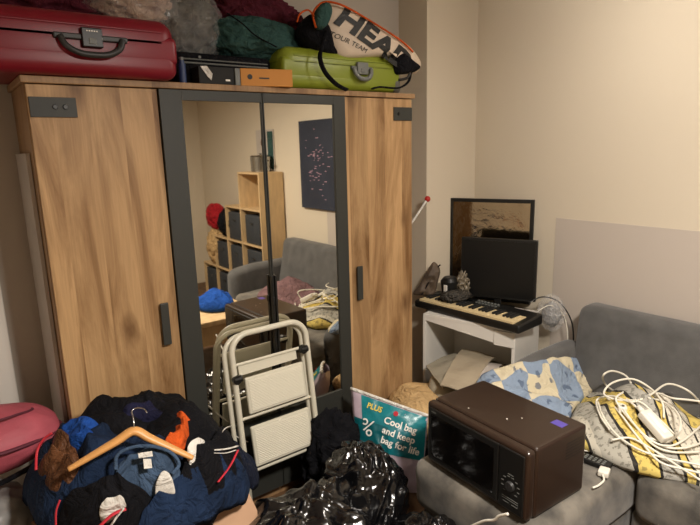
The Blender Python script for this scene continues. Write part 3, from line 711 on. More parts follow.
# speaker / dark pot and crumpled bag left of the monitor
q = on(437, 283, lambda x, y: .83)
bgk = empty('desk_speaker', (2.13, .02, .835), 0, 'small black round speaker among crumpled bags left of the monitor', 'speaker')
bm = BM(); cyl(bm, (0, 0, 0), (0, 0, .085), .045, .055, n=28); cyl(bm, (0, 0, .085), (0, 0, .105), .055, .04, n=28); obj('body', bm, M['black'], bgk, False)
bm = BM(); cyl(bm, (0, 0, .1055), (0, 0, .11), .034, n=28); obj('lid', bm, M['darkplastic'], bgk)
bm = BM(); box(bm, -.058, -.052, -.03, -.005, .03, .07, .001); obj('label_sticker', bm, M['whiteprint'], bgk)
bp = puff('paper_bag', [(-.13, 0), (-.09, .06), (-.03, .17), (.0, .20), (.035, .15), (.02, .07), (.0, .0), (-.06, -.01)], (2.07, .09, .835), (.75, -.65, 0), (0, 0, 1), .035, M['leather'], fold=.03, fs=14, seed=2, pw=3)
bp.data.materials[0] = mat('brown_grey_nylon', '57493C', .6, var=.3, vs=15, bump=.3, bs=40)
tag(bp, 'brown-grey crumpled bag propped up at the left end of the keyboard', 'bag')
bm = BM(); tube(bm, catmull([(1.985, .115, .84), (2.02, .10, .90), (2.06, .08, .985), (2.09, .06, 1.02)], 6), .007, 8, .5); obj('strap', bm, M['blackcloth'], bp, True)
q = lump('plastic_wrap', (2.22, -.04, .90), (.075, .045, .10), mat('dusty_clear_plastic', '6E6454', .25, var=.3, vs=20, bump=.4, bs=30), seed=21, amp=.35, fs=6); tag(q, 'crumpled dusty plastic wrap in front of the mirror, beside the monitor edge', 'plastic wrap')
q = lump('cable_bundle', (2.10, -.06, .85), (.10, .07, .028), mat('dark_tangle', '3A352E', .6, var=.4, vs=30, bump=.5, bs=60), seed=22, amp=.4, fs=8); tag(q, 'flat dark tangle of cables behind the keyboard left of the monitor', 'cables')
# clear plastic bag with cables hanging by the right of the desk
q = at(553, 318, 0, 2.40)
cbg = empty('plastic_bag', (2.41, -.50, .74), 0, 'clear plastic bag of leads at the right end of the keyboard', 'bag')
lump('film', (0, 0, .04), (.06, .075, .10), M['clear'], seed=31, amp=.3, fs=6, parent=cbg)
lump('contents', (0, 0, .03), (.035, .05, .065), M['greysack'], seed=32, amp=.4, fs=8, parent=cbg)
bm = BM(); tube(bm, catmull([(-.10, .08, .10), (-.03, .04, .13), (.03, -.03, .10), (.06, -.09, .0), (.06, -.11, -.12), (.06, -.10, -.22)], 8), .004); obj('cable', bm, M['black'], cbg, True)
bm = BM(); tube(bm, catmull([(-.08, .03, .06), (-.03, -.01, .09), (.03, -.05, .04), (.04, -.08, -.05), (.04, -.09, -.2)], 8), .003); obj('cable', bm, M['cable'], cbg, True)
# ---------------------------------------------------------------- sofa
sf = empty('sofa', (2.0, -1.6, 0), 0, 'grey suede corner sofa with a long chaise end, along the right wall', 'sofa')
def sp(name, bm, m, smooth=True):
    for v in bm.verts: v.co -= Vector((2.0, -1.6, 0))
    return obj(name, bm, m, sf, smooth)
def soft(bm, amp=.008, s=6):
    for v in bm.verts:
        v.co += Vector((noise.noise(v.co*s), noise.noise(v.co*s+Vector((5, 0, 0))), noise.noise(v.co*s+Vector((0, 7, 0)))))*amp
def softbox(x0, x1, y0, y1, z0, z1, bev, cuts=3, amp=.008):
    bm = BM(); box(bm, x0, x1, y0, y1, z0, z1, bev, 5)
    bmesh.ops.subdivide_edges(bm, edges=[e for e in bm.edges if e.calc_length() > .09], cuts=cuts, use_grid_fill=True)
    bmesh.ops.subdivide_edges(bm, edges=[e for e in bm.edges if e.calc_length() > .12], cuts=2, use_grid_fill=True)
    soft(bm, amp); return bm
sp('base', softbox(1.19, 2.42, -1.27, -.70, .05, .22, .03), M['suede'])
sp('seat_cushion', softbox(1.165, 2.42, -1.285, -.66, .20, .425, .055), M['suede'])
sp('base', softbox(1.83, 2.42, -2.42, -1.28, .05, .22, .03), M['suede'])
sp('seat_cushion', softbox(1.79, 2.42, -1.86, -1.295, .20, .425, .055), M['suede'])
sp('seat_cushion', softbox(1.79, 2.42, -2.43, -1.87, .20, .425, .055), M['suede'])
def backrest(y0, y1, ztop):
    bm = softbox(2.36, 2.515, y0, y1, .30, ztop, .05, amp=.006)
    for v in bm.verts:  # leans back, front swells slightly
        t = (v.co.z-.3)/.55
        if v.co.x < 2.45: v.co.x += -.10*(1-t)+.025*max(math.exp(-((v.co.y+1.02)/.03)**2), math.exp(-((v.co.y+1.75)/.03)**2))*(t < .9)
    return bm
def bk(y0, y1):
    sp('backrest', backrest(y0, y1, .88), M['suededark'])
bk(-2.46, -.685)
def arm(y0, y1, xe):
    bm = softbox(xe, 2.45, y0, y1, .10, .66, .06, amp=.006)
    for v in bm.verts:
        t = max(0, (2.15-v.co.x)/.6)
        if v.co.z > .4: v.co.z -= .16*t*t
    return bm
sp('armrest', arm(-.71, -.575, 1.62), M['suededark']); sp('armrest', arm(-2.60, -2.44, 1.80), M['suededark'])
for x, y in ((1.25, -1.22), (1.25, -.75), (2.36, -.75), (1.9, -2.36), (2.36, -2.36)):
    bm = BM(); cyl(bm, (x, y, 0), (x, y, .07), .022, .026); sp('leg', bm, M['black'])
# patchwork blanket over the chaise and its armrest
def Hb(x, y):
    arm_ = .21*math.exp(-((y+.62)/.10)**2)*(1-max(0, min(1, (x-2.25)/.2))) if y < -.62 else .21*(1-max(0, min(1, (x-2.25)/.2)))
    rz = .66-.16*max(0, (2.15-x)/.6)**2
    s = 1/(1+math.exp((-.74-y)/.035))
    return max(.44, .44+(rz-.43)*s+.03*math.exp(-((x-2.0)**2+(y+.9)**2)/.05))
drape('blanket', [(474, 388), (481, 371), (497, 364), (530, 360), (556, 354), (580, 357), (600, 365), (606, 374), (598, 384), (580, 396), (570, 412), (560, 420), (520, 410), (490, 398)], Hb, M['palm'], lift=.02, fold=.035, fs=7, ang=.6, nr=26, n=8, seed=3, label='blue and cream patchwork-print blanket rumpled over the far end of the sofa', cat='blanket')
def Hs(x, y):
    return .432+.17*math.exp(-(((x-2.08)/.24)**2+((y+1.18)/.20)**2))+.03*noise.noise(Vector((x*8, y*8, 1)))*math.exp(-(((x-2.06)/.3)**2+((y+1.16)/.3)**2))
drape('blanket', [(568, 428), (574, 404), (590, 386), (610, 374), (640, 366), (668, 372), (684, 392), (705, 410), (735, 440), (720, 478), (690, 473), (650, 466), (612, 452), (585, 440)], Hs, M['stripe'], lift=.035, fold=.055, fs=6, ang=-.6, nr=26, n=8, seed=5, label='yellow, black and cream striped blanket bunched on the sofa under the white cables', cat='blanket')
# white cables on the striped blanket
def Hc(x, y): return Hs(x, y)+.062
def cable(pts, label, r=.0045, extra=None, m='cable', H=Hc):
    P = []
    for p in pts:
        q = at(p[0], p[1], 2, .60+p[2]) if len(p) > 2 else on(p[0], p[1], H)
        P.append(q)
    bm = BM(); tube(bm, catmull(P, 8), r, 8); o = obj('cable', bm, M[m], smooth=True); return tag(o, label, 'cable', None)
cable([(648, 418), (628, 400), (607, 386), (603, 376, .03), (612, 371, .05), (626, 376, .05), (633, 388, .03), (636, 402)], 'white cable in a tall narrow loop at the far end of the tangle')
cable([(680, 440), (660, 420), (640, 402), (618, 400), (604, 394, .02), (612, 383, .05), (632, 379, .06), (650, 388, .04), (662, 402), (664, 418)], 'white cable in a wide round loop around the tall narrow loop')
cable([(610, 430), (600, 415), (597, 400), (612, 396), (632, 402), (650, 395, .04), (668, 384, .05), (690, 392, .04), (705, 410)], 'white cable arching over the tangle towards the right')
cable([(640, 400), (655, 393, .03), (672, 398, .05), (690, 400, .05), (712, 403, .04)], 'straight white cable running right against the dark sofa back')
cable([(702, 425), (684, 440), (668, 446), (650, 440), (634, 424), (622, 410), (616, 398, .03), (628, 390, .03)], 'white cable curling beside the adapter then off to the right')
cable([(598, 402), (604, 418), (618, 436), (640, 450), (665, 458), (690, 463), (706, 466)], 'white cable along the lower edge of the striped blanket')
cable([(620, 404), (634, 424), (652, 444), (672, 452), (700, 452)], 'white cable passing under the long white adapter')
cable([(648, 398), (664, 402, .02), (678, 414, .03), (680, 430, .02), (668, 442), (650, 438)], 'white cable looped round the right side of the adapter')
cable([(612, 440), (630, 438), (650, 448), (675, 464), (700, 480)], 'white cable sliding off the blanket at the bottom right')
cable([(640, 432), (662, 446), (684, 448), (704, 442)], 'white cable lying level near the right edge of the picture')
cable([(606, 396), (622, 416), (640, 440), (660, 462), (688, 470), (704, 474)], 'lowest white cable crossing to the right edge over the sofa seat')
cable([(582, 450), (592, 452), (606, 455), (618, 459)], 'short grey-white lead beside the microwave on the seat', r=.003, H=lambda x, y: .445)
# power strip
a, b_ = on(643, 412, lambda x, y: Hs(x, y)+.09), on(668, 440, lambda x, y: Hs(x, y)+.08)
d_ = (b_-a); L_ = d_.length
ps = empty('power_strip', (a+b_)/2, 0, 'long white plastic power adapter block on the striped blanket', 'power adapter')
ps.rotation_euler = d_.to_track_quat('X', 'Z').to_euler()
bm = BM(); box(bm, -L_/2, L_/2, -.028, .028, -.018, .018, .007, 3); obj('casing', bm, M['cream'], ps, True)
bm = BM(); box(bm, -L_/2+.02, L_/2-.02, -.012, .012, .0175, .0205, .001); obj('panel', bm, M['whiteprint'], ps)
bm = BM(); cyl(bm, (-L_/2-.03, 0, 0), (-L_/2, 0, 0), .009, .012); obj('cable_sleeve', bm, M['cream'], ps, True)
a = on(622, 408, lambda x, y: Hs(x, y)+.05)
pl = empty('plug', a, .6, 'small white plug with a dark socket beside the long adapter', 'plug')
bm = BM(); box(bm, -.025, .025, -.018, .018, -.012, .015, .005, 3); obj('casing', bm, M['cream'], pl, True)
bm = BM(); cyl(bm, (-.01, 0, .014), (-.01, 0, .0165), .008); obj('socket', bm, M['black'], pl)
# remote keypad and plug on the seat
a = on(578, 458, lambda x, y: .43); b_ = on(606, 468, lambda x, y: .43)
rm = empty('remote_control', (a+b_)/2+Vector((0, 0, .012)), math.atan2(b_.y-a.y, b_.x-a.x), 'black remote control with buttons lying on the seat behind the microwave', 'remote control')
bm = BM(); box(bm, -.075, .075, -.024, .024, -.009, .009, .004, 3); obj('casing', bm, M['black'], rm, True)
bm = BM()
for i in range(7):
    for j in range(3): box(bm, -.065+i*.018, -.054+i*.018, -.017+j*.013, -.009+j*.013, .0085, .0115, .001, 1)
obj('buttons', bm, M['greyplastic'], rm)
a = on(604, 472, lambda x, y: .445)
pg = empty('plug', a, .3, 'cream mains plug lying beside the remote control on the seat', 'plug')
bm = BM(); box(bm, -.024, .024, -.02, .02, -.012, .012, .005, 3); obj('casing', bm, M['cream'], pg, True)
bm = BM()
for y in (-.01, .01): box(bm, .024, .04, y-.002, y+.002, -.003, .003)
obj('pins', bm, M['steel'], pg)
bm = BM(); tube(bm, catmull([(-.024, 0, 0), (-.05, -.01, -.005), (-.09, .0, -.008), (-.12, .015, -.008)], 6), .004); obj('lead', bm, M['cream'], pg, True)
# ---------------------------------------------------------------- microwave
mw = empty('microwave_oven', (1.205, -.972, .430), math.radians(-2.5) - PI/2, 'dark brown microwave oven standing on the chaise of the grey sofa', 'microwave')
# local: x runs along the front from far (left) to near (right), y goes back into the body
MWW, MWD, MWH = .508, .325, .272
bm = BM(); box(bm, -MWW/2, MWW/2, .03, MWD, 0, MWH, .012, 3); obj('casing', bm, M['brown'], mw)
bm = BM(); box(bm, -MWW/2, MWW/2, -.012, .03, .004, MWH-.002, .014, 4); fd = obj('front_panel', bm, M['brown'], mw, False)
bm = BM(); box(bm, -MWW/2+.014, MWW/2-.125, -.019, -.010, .022, MWH-.02, .004, 2); dr = obj('door', bm, M['black'], mw)
bm = BM(); box(bm, -MWW/2+.035, MWW/2-.145, -.0205, -.0185, .045, MWH-.045, .0004); obj('window', bm, M['darkglass'], dr)
bm = BM(); box(bm, MWW/2-.122, MWW/2-.014, -.018, -.010, .018, MWH-.02, .003, 2); cp = obj('control_panel', bm, M['black'], mw)
bm = BM()
cx, cz = MWW/2-.068, .115
for k in range(10):
    t = PI*(1.25-1.5*k/9); x, z = cx+.036*math.cos(t), cz+.036*math.sin(t)
    box(bm, x-.005, x+.005, -.0192, -.0178, z-.0015, z+.0015)
for k in range(4):
    box(bm, cx-.046, cx-.030, -.0192, -.0178, .075+k*.018, .077+k*.018) if False else None
for z in (.056, .064): box(bm, cx-.036, cx+.036, -.0192, -.0178, z, z+.0018)
box(bm, cx-.03, cx-.005, -.0192, -.0178, .044, .0458); box(bm, cx+.008, cx+.034, -.0192, -.0178, .044, .0458); box(bm, cx-.012, cx+.012, -.0192, -.0178, .158, .160)
obj('markings', bm, M['greyplastic'], cp)
bm = BM(); cyl(bm, (cx, -.018, cz), (cx, -.028, cz), .019, .016, n=28); box(bm, cx-.0015, cx+.0015, -.029, -.027, cz, cz+.015); obj('knob', bm, M['darkplastic'], cp)
bm = BM(); box(bm, -MWW/2+.035, -MWW/2+.06, -.0196, -.0188, MWH-.036, MWH-.031); obj('logo', bm, M['greyplastic'], dr)
bm = BM(); box(bm, .165, .215, .225, .265, MWH, MWH+.0006, 0); obj('sticker', bm, M['purple'], mw)
bm = BM(); 
for x, y in ((.05, .12), (.08, .17), (-.1, .07)): cyl(bm, (x, y, MWH), (x, y, MWH+.0008), .003, n=8)
obj('chip_marks', bm, M['whiteprint'], mw)
bm = BM()
for i in range(6): box(bm, MWW/2-.0005, MWW/2+.0006, .2, .30, .17+i*.012, .173+i*.012)
obj('side_vents', bm, M['black'], mw)
for x in (-.2, .2):
    for y in (.06, .29): bm = BM(); cyl(bm, (x, y, -.006), (x, y, .004), .014, n=14); obj('foot', bm, M['black'], mw)
# short cream cable below microwave
bm = BM(); tube(bm, catmull([at(u, v, 0, 1.10) for u, v in ((470, 527), (484, 521), (494, 520), (499, 516), (508, 514))], 6), .005)
tag(obj('cable', bm, M['cream'], smooth=True), 'cream cable end hanging in front of the chaise below the microwave', 'cable')
# ---------------------------------------------------------------- step ladder
LX0, LX1 = .625, 1.03
ytop, ybot = -.03, -.19
def lad(x, s, dy=0):      # s = distance along the leaning rails, 0 = floor
    Lr = 1.03; t = s/Lr
    return Vector((x-.02*(1-t), ybot+(ytop-ybot)*t+dy, .96*t))
sl = empty('step_ladder', (.78, -.2, 0), 0, 'cream folded two-step metal ladder leaning on the wardrobe mirror', 'step ladder')
def lp(name, bm, m, smooth=False, parent=None):
    for v in bm.verts: v.co -= Vector((.78, -.2, 0))
    return obj(name, bm, m, parent or sl, smooth)
def loop(x0, x1, h, rad, dy):
    P = [lad(x0, 0.01, dy), lad(x0, h*.5, dy), lad(x0, h-rad, dy)]
    for k in range(1, 9):
        t = PI/2*k/9; P.append(lad(x0+rad*(1-math.cos(t)), h-rad+rad*math.sin(t), dy))
    P += [lad(x0+rad, h, dy), lad(x1-rad, h, dy)]
    for k in range(1, 9):
        t = PI/2*k/9; P.append(lad(x1-rad+rad*math.sin(t), h-rad+rad*math.cos(t), dy))
    P += [lad(x1, h-rad, dy), lad(x1, h*.5, dy), lad(x1, 0.01, dy)]
    return P
bm = BM(); tube(bm, loop(LX0+.02, LX1, 1.0, .085, -.03), .0135, 12); lp('front_frame', bm, M['white_metal'], True)
bm = BM(); tube(bm, loop(LX0-.004, LX1-.012, .985, .085, .0), .011, 12); lp('rear_frame', bm, M['white_metal'], True)
def tread(s0, s1, x0, x1):
    c = [lad(x0, s0, -.05), lad(x1, s0, -.05), lad(x1, s1, -.05), lad(x0, s1, -.05)]
    o = c[0]; X = (c[1]-c[0]); Y = (c[3]-c[0]); Mx = frameM(o, X, Y); w_, h_ = X.length, Y.length
    bm = BM(); box(bm, 0, w_, 0, h_, -.012, .006, .006, 2, M=Mx)
    t = lp('step', bm, M['white_metal'])
    bm = BM()
    nrib = 20
    box(bm, .012, w_-.012, .012, h_-.012, .006, .0075, 0, M=Mx)
    for i in range(nrib):
        y = .014+(h_-.028)*i/nrib; box(bm, .014, w_-.014, y, y+(h_-.03)/nrib*.5, .007, .0098, .0008, 1, M=Mx)
    lp('tread_mat', bm, M['tread'], parent=t)
    t2 = bpy.data.objects[-1] if False else None
# the upper one stands a little prouder on the left
tread(.625, .80, LX0+.06, LX1-.045); tread(.37, .565, LX0+.06, LX1-.04)
for s in (.60, .34, .86):
    bm = BM(); cyl(bm, lad(LX0+.02, s, -.025), lad(LX1-.01, s, -.025), .007); lp('cross_bar', bm, M['white_metal'])
bm = BM(); box(bm, 0, .30, -.025, .025, -.004, .004, .002, M=frameM(lad(LX0+.045, .83, -.02), lad(LX1, .89, 0)-lad(LX0, .885, 0), lad(LX0, .95, 0)-lad(LX0, .885, 0)))
lp('cross_plate', bm, M['white_metal'])
for x, s in ((LX0+.025, .80), (LX1-.03, .855)):
    bm = BM(); p = lad(x, s, -.04); cyl(bm, p-Vector((.015, 0, 0)), p+Vector((.022, 0, 0)), .016, n=14); cyl(bm, p+Vector((.0, -.012, 0)), p+Vector((0, .012, 0)), .02, n=14); lp('hinge_clip', bm, M['black'])
for x, dy in ((LX0+.02, -.03), (LX1, -.03), (LX0-.004, 0), (LX1-.012, 0)):
    bm = BM(); cyl(bm, lad(x, 0, dy), lad(x, .05, dy), .018, n=14); lp('foot', bm, M['black'])
# ---------------------------------------------------------------- clothes box and pile
bR = Vector((.50, -.45)); ex = Vector((-.96, -.28)).normalized(); ey = Vector((-ex.y*-1, 0))
ey = Vector((ex.y, -ex.x)); BWd, BDp, BH = .60, .42, .50
bang = math.atan2(ex.y, ex.x)
cbx = empty('cardboard_box', (bR.x, bR.y, 0), bang, 'open brown cardboard box overflowing with clothes in front of the wardrobe', 'box')
# local x: along front edge to the left; local -y: back towards the wardrobe
sgn = 1 if (Matrix.Rotation(bang, 2) @ Vector((0, 1))).y > 0 else -1
def lb(x0, x1, y0, y1): return (x0, x1, min(sgn*y0, sgn*y1), max(sgn*y0, sgn*y1))
bm = BM()
box(bm, *lb(0, BWd, 0, .005), 0, BH); box(bm, *lb(0, BWd, BDp-.005, BDp), 0, BH); box(bm, *lb(0, .005, .005, BDp-.005), 0, BH); box(bm, *lb(BWd-.005, BWd, .005, BDp-.005), 0, BH); box(bm, *lb(0.005, BWd-.005, .005, BDp-.005), 0, .006)
obj('carton', bm, M['card'], cbx)
bm = BM(); box(bm, *lb(.0, BWd, -.0015, -.0005), BH-.085, BH-.035); obj('tape', bm, M['tape'], cbx)
bm = BM(); box(bm, *lb(.13, .135, -.003, -.0015), BH-.09, BH-.02); box(bm, *lb(.27, .33, -.003, -.0015), BH-.085, BH-.03); obj('label', bm, M['whitecloth'], cbx)
bm = BM(); Mx = Matrix.Rotation(sgn*math.radians(-35), 4, 'X')
box(bm, .02, BWd-.02, -.002, .002, -.16, 0, M=Matrix.Translation((0, -sgn*.004, BH)) @ Mx); obj('flap', bm, M['card'], cbx)
def Hp(x, y):
    d = math.sqrt(((x-.13)/.39)**2+((y+.34)/.37)**2)
    z = .26+.53/(1+d**6)+.10*max(0, y+.40)
    return z+.045*noise.noise(Vector((x*6, y*6, 3)))+.02*noise.noise(Vector((x*15, y*15, 5)))
CL = 'clothes spilling out of the cardboard box'
def cloth(name, px, m, label, lift=.03, seed=0, H=None, base=0, **k):
    if H is None: H = (lambda x, y: Hp(x, y)+base)
    return drape(name, px, H, M[m], lift=lift, seed=seed, label=label, cat='clothing', group=None, **k)
# lining of the heap (a big dark coat under everything)
cloth('coat', [(50, 440), (75, 418), (100, 400), (140, 394), (190, 397), (220, 420), (244, 445), (247, 466), (215, 490), (180, 510), (165, 530), (100, 540), (40, 525), (22, 480), (30, 450)], 'blackcloth', 'big black coat forming the bottom layer of the clothes heap', lift=.0, nr=20, solid=.10, seed=1)
cloth('jacket', [(66, 424), (80, 408), (100, 398), (130, 392), (170, 390), (200, 397), (220, 414), (238, 436), (244, 452), (215, 462), (170, 450), (120, 440), (85, 436)], 'blackcloth', 'black jacket along the back of the clothes heap against the wardrobe', lift=.035, seed=2, fold=.03)
cloth('garment', [(116, 416), (122, 402), (145, 396), (174, 394), (178, 408), (165, 416), (140, 420)], 'navy2', 'dark navy garment on the back of the black jacket behind the hanger hook', lift=.045, seed=3)
cloth('jacket', [(18, 462), (22, 444), (38, 434), (62, 432), (95, 426), (125, 424), (160, 432), (185, 448), (182, 470), (150, 482), (112, 492), (88, 512), (66, 528), (34, 514), (18, 490)], 'teal_navy', 'large blue fleece jacket hanging over the left side of the box', lift=.03, fold=.06, fs=5, seed=4, nr=30)
cloth('shirt', [(58, 432), (64, 420), (80, 416), (97, 416), (100, 428), (88, 438), (70, 440)], 'royal', 'bright royal blue garment at the back left of the clothes heap', base=.02, lift=.035, fold=.05, seed=5)
cloth('jacket', [(37, 470), (40, 452), (48, 440), (62, 431), (74, 438), (79, 456), (74, 472), (64, 486), (48, 484)], 'leather', 'brown leather jacket bunched on the left of the clothes heap', base=.02, lift=.03, fold=.08, fs=10, seed=6, nr=24)
cloth('garment', [(170, 428), (175, 411), (190, 411), (196, 424), (188, 436), (180, 450), (164, 448), (166, 436)], 'orange', 'bright orange garment right of the hanger hook', base=.02, lift=.025, fold=.06, fs=12, seed=7)
cloth('jeans', [(112, 468), (118, 452), (140, 444), (165, 448), (180, 462), (176, 476), (150, 482), (122, 480)], 'denim', 'blue denim jeans showing waistband and labels under the hanger', base=.035, lift=.045, fold=.05, fs=8, seed=8, nr=24)
cloth('hoodie', [(178, 478), (186, 460), (200, 442), (222, 438), (242, 446), (243, 462), (228, 478), (205, 492), (186, 492)], 'blackcloth', 'black hooded top with white stripes on the right of the clothes heap', base=.03, lift=.045, fold=.06, seed=9, nr=24)
cloth('track_jacket', [(222, 430), (236, 430), (250, 446), (258, 462), (254, 472), (242, 462), (230, 448)], 'navy', 'navy blue sports sleeve with white stripes hanging over the box right corner', lift=.05, fold=.03, seed=10)
cloth('sweater', [(52, 512), (62, 494), (86, 484), (120, 478), (152, 480), (156, 500), (142, 514), (120, 522), (96, 516), (74, 532), (56, 530)], 'blackcloth', 'black fluffy sweater in the front middle of the clothes heap', lift=.085, fold=.06, fs=8, seed=11, nr=26)
cloth('trousers', [(128, 530), (140, 510), (170, 494), (208, 484), (238, 464), (249, 466), (243, 478), (212, 493), (182, 508), (172, 530)], 'teal_navy', 'navy blue trousers draped along the front rim of the box', lift=.075, fold=.075, fs=7, seed=12, nr=24)
cloth('shirt', [(154, 484), (162, 478), (171, 478), (174, 484), (163, 489)], 'whitecloth', 'small folded white garment between jeans and navy trousers', base=.075, lift=.02, fold=.03, seed=13, nr=8)
cloth('sock', [(98, 505), (107, 500), (119, 499), (126, 502), (118, 507), (105, 509)], 'whitecloth', 'white sock lying on the black fluffy sweater', base=.09, lift=.02, fold=.03, seed=14, nr=8)
cloth('garment', [(186, 448), (196, 438), (202, 436), (206, 441), (196, 450), (190, 456)], 'whitecloth', 'white strap of a garment near the right end of the hanger', base=.08, lift=.02, fold=.02, seed=15, nr=6)
def line(px, r, m, name, parent=None, label=None, cat=None, lift=.09, flat=.5):
    P = catmull([on(u, v, lambda x, y: Hp(x, y)+lift) for u, v in px], 6)
    bm = BM(); tube(bm, P, r, 8, flat); o = obj(name, bm, M[m], smooth=True)
    if parent: o.parent = parent
    return tag(o, label, cat)
D = bpy.data.objects
def byl(s): return next(o for o in D if o.get('label') == s)
fl_ = byl('large blue fleece jacket hanging over the left side of the box')
line([(36, 470), (37, 452), (43, 440), (52, 433)], .004, 'redpipe', 'piping', fl_, lift=.085)
sw = byl('black fluffy sweater in the front middle of the clothes heap')
line([(60, 500), (56, 512), (56, 530)], .004, 'redpipe', 'piping', sw, lift=.10)
line([(96, 530), (112, 515), (126, 509)], .007, 'redpipe', 'drawstring', sw, lift=.12); line([(108, 530), (116, 518), (124, 508)], .005, 'whitecloth', 'drawstring', sw, lift=.125)
hd = byl('black hooded top with white stripes on the right of the clothes heap')
line([(214, 450), (226, 449), (238, 446)], .005, 'whitecloth', 'stripe', hd, lift=.095); line([(214, 453), (226, 453), (236, 450)], .003, 'whitecloth', 'stripe', hd, lift=.095)
line([(238, 450), (230, 466), (218, 482)], .004, 'redpipe', 'piping', hd, lift=.095)
tj = byl('navy blue sports sleeve with white stripes hanging over the box right corner')
line([(222, 432), (226, 428), (232, 426)], .004, 'whitecloth', 'stripe', tj, lift=.085); line([(236, 436), (242, 440), (248, 442)], .005, 'whitecloth', 'stripe', tj, lift=.075)
jn = byl('blue denim jeans showing waistband and labels under the hanger')
line([(116, 470), (117, 456), (130, 448), (150, 446), (170, 452), (179, 464), (172, 474)], .006, 'denim', 'waistband', jn, lift=.12, flat=.8)
def patchpx(px, m, name, parent, lift):
    P = [on(u, v, lambda x, y: Hp(x, y)+lift) for u, v in px]; bm = BM(); n_ = (P[1]-P[0]).cross(P[2]-P[0]).normalized()
    A_ = [bm.verts.new(p) for p in P]; B_ = [bm.verts.new(p-n_*.003) for p in P]; k = len(P)
    bm.faces.new(A_); bm.faces.new(B_[::-1])
    for i in range(k): bm.faces.new((A_[i], B_[i], B_[(i+1) % k], A_[(i+1) % k]))
    o = obj(name, bm, M[m]); o.parent = parent; return o
patchpx([(138, 453), (152, 451), (153, 456), (139, 458)], 'whitecloth', 'label', jn, .13)
patchpx([(143, 459), (151, 459), (152, 468), (144, 469)], 'whitecloth', 'label', jn, .13)
# wooden hanger on top
def Hh(x, y): return Hp(x, y)+.135
hA, hT, hB = on(69, 475, Hh), on(134, 431, Hh), on(193, 458, Hh)
hA.z = max(hA.z, hT.z-.06)
hg = empty('coat_hanger', (hT.x, hT.y, hT.z), 0, 'wooden coat hanger with a metal hook lying on the clothes heap', 'coat hanger')
def hgp(name, bm, m):
    for v in bm.verts: v.co -= hT
    return obj(name, bm, m, hg, True)
mA = (hA+hT)/2; mB = (hB+hT)/2
upv = Vector((0, 0, 1)); 
bm = BM()
P = catmull([hA, hA*.66+hT*.34+(hT-mA)*.02, hA*.3+hT*.7+(hT-hA)*.03, hT, hB*.3+hT*.7+(hT-hB)*.03, hB*.66+hT*.34, hB], 8)
tube(bm, P, lambda t: .010+.008*math.sin(PI*t)**1.0, 12, .7); hgp('shoulder_bar', bm, M['hangerwood'])
bm = BM(); tube(bm, catmull([hT]+[on(u, v, lambda x, y: Hp(x, y)+.15) for u, v in ((134, 424), (133, 417), (132, 411), (137, 408), (144, 409), (147, 413))], 6), .0022, 8); hgp('hook', bm, M['chrome'])
# ---------------------------------------------------------------- pink backpack and grey sack at the left
pb_ = empty('backpack', (-.30, .02, .62), 0, 'pink backpack with dark trim lying on a grey sack by the left edge', 'backpack')
lump('body', (.03, .02, .10), (.235, .17, .115), M['pink'], seed=41, amp=.07, fs=2, ridged=False, parent=pb_)
bm = BM(); tube(bm, catmull([(-.20, -.13, .10), (-.05, -.165, .125), (.10, -.15, .12), (.22, -.07, .10), (.265, .03, .09), (.2, .12, .1)], 8), .009, 8, .7); obj('zip', bm, M['pinktrim'], pb_, True)
bm = BM(); tube(bm, catmull([(-.15, -.06, .2), (0, -.10, .215), (.12, -.06, .205), (.18, .02, .18), (.1, .12, .18)], 8), .006, 8, .7); obj('pocket_trim', bm, M['pinktrim'], pb_, True)
bm = BM(); tube(bm, catmull([(-.22, -.15, .03), (-.1, -.19, .02), (.05, -.18, .03), (.2, -.12, .04)], 8), .014, 8, .5); obj('strap', bm, M['blackcloth'], pb_, True)
gk = lump('sack', (-.36, -.10, .31), (.25, .24, .335), M['greysack'], seed=43, amp=.13, fs=4, flat=0.0, top=.60); tag(gk, 'grey translucent plastic sack at the left edge beneath the pink backpack', 'sack')
bpy.context.view_layer.update()
# ---------------------------------------------------------------- bin bags
def binbag(ctr, rad, seed, label, rz=0, amp=.22, knot=None):
    b = empty('bin_bag', (ctr[0], ctr[1], 0), rz, label, 'bin bag')
    bm = BM(); bmesh.ops.create_icosphere(bm, subdivisions=6, radius=1)
    for v in bm.verts:
        d = v.co.normalized(); az = math.atan2(d.y, d.x)
        q = d+Vector((seed*3.1, seed*1.7, 0))
        wq = q+Vector((noise.noise(q*1.5), noise.noise(q*1.5+Vector((9, 0, 0))), noise.noise(q*1.5+Vector((0, 9, 0)))))*.5
        k = 1+amp*(ridge(wq, 1.1, 2)-.5)+amp*.25*(abs(noise.noise(wq*3.4)))*1.6
        top = max(0, d.z)**2
        k += top*.04*math.sin(az*7+5*noise.noise(q*2))
        v.co = Vector((d.x*rad[0]*k, d.y*rad[1]*k, ctr[2]+d.z*rad[2]*k))
        if v.co.z < 0: v.co.z *= .02
    obj('body', bm, M['bin'], b, True)
    if knot:
        kx, ky, kz = knot
        lump('tied_neck', (kx, ky, kz), (.05, .045, .06), M['bin'], seed=seed+5, amp=.4, fs=3, parent=b)
    return b
binbag((.645, -.66, .20), (.31, .24, .245), 51, 'low black bin bag at the foot of the step ladder', amp=.28)
binbag((1.02, -.50, .20), (.19, .21, .235), 52, 'tallest black bin bag, between the step ladder and the sofa chaise', amp=.26, knot=(.02, .0, .40))
binbag((1.00, -.93, .14), (.17, .22, .19), 53, 'smallest black bin bag squeezed against the front of the chaise', amp=.26)
tag(lump('garment', (1.08, -.19, .23), (.15, .12, .24), M['blackcloth'], seed=54, amp=.3, fs=4, flat=0), 'black clothes heaped between the ladder and the shopping bag', 'clothing')
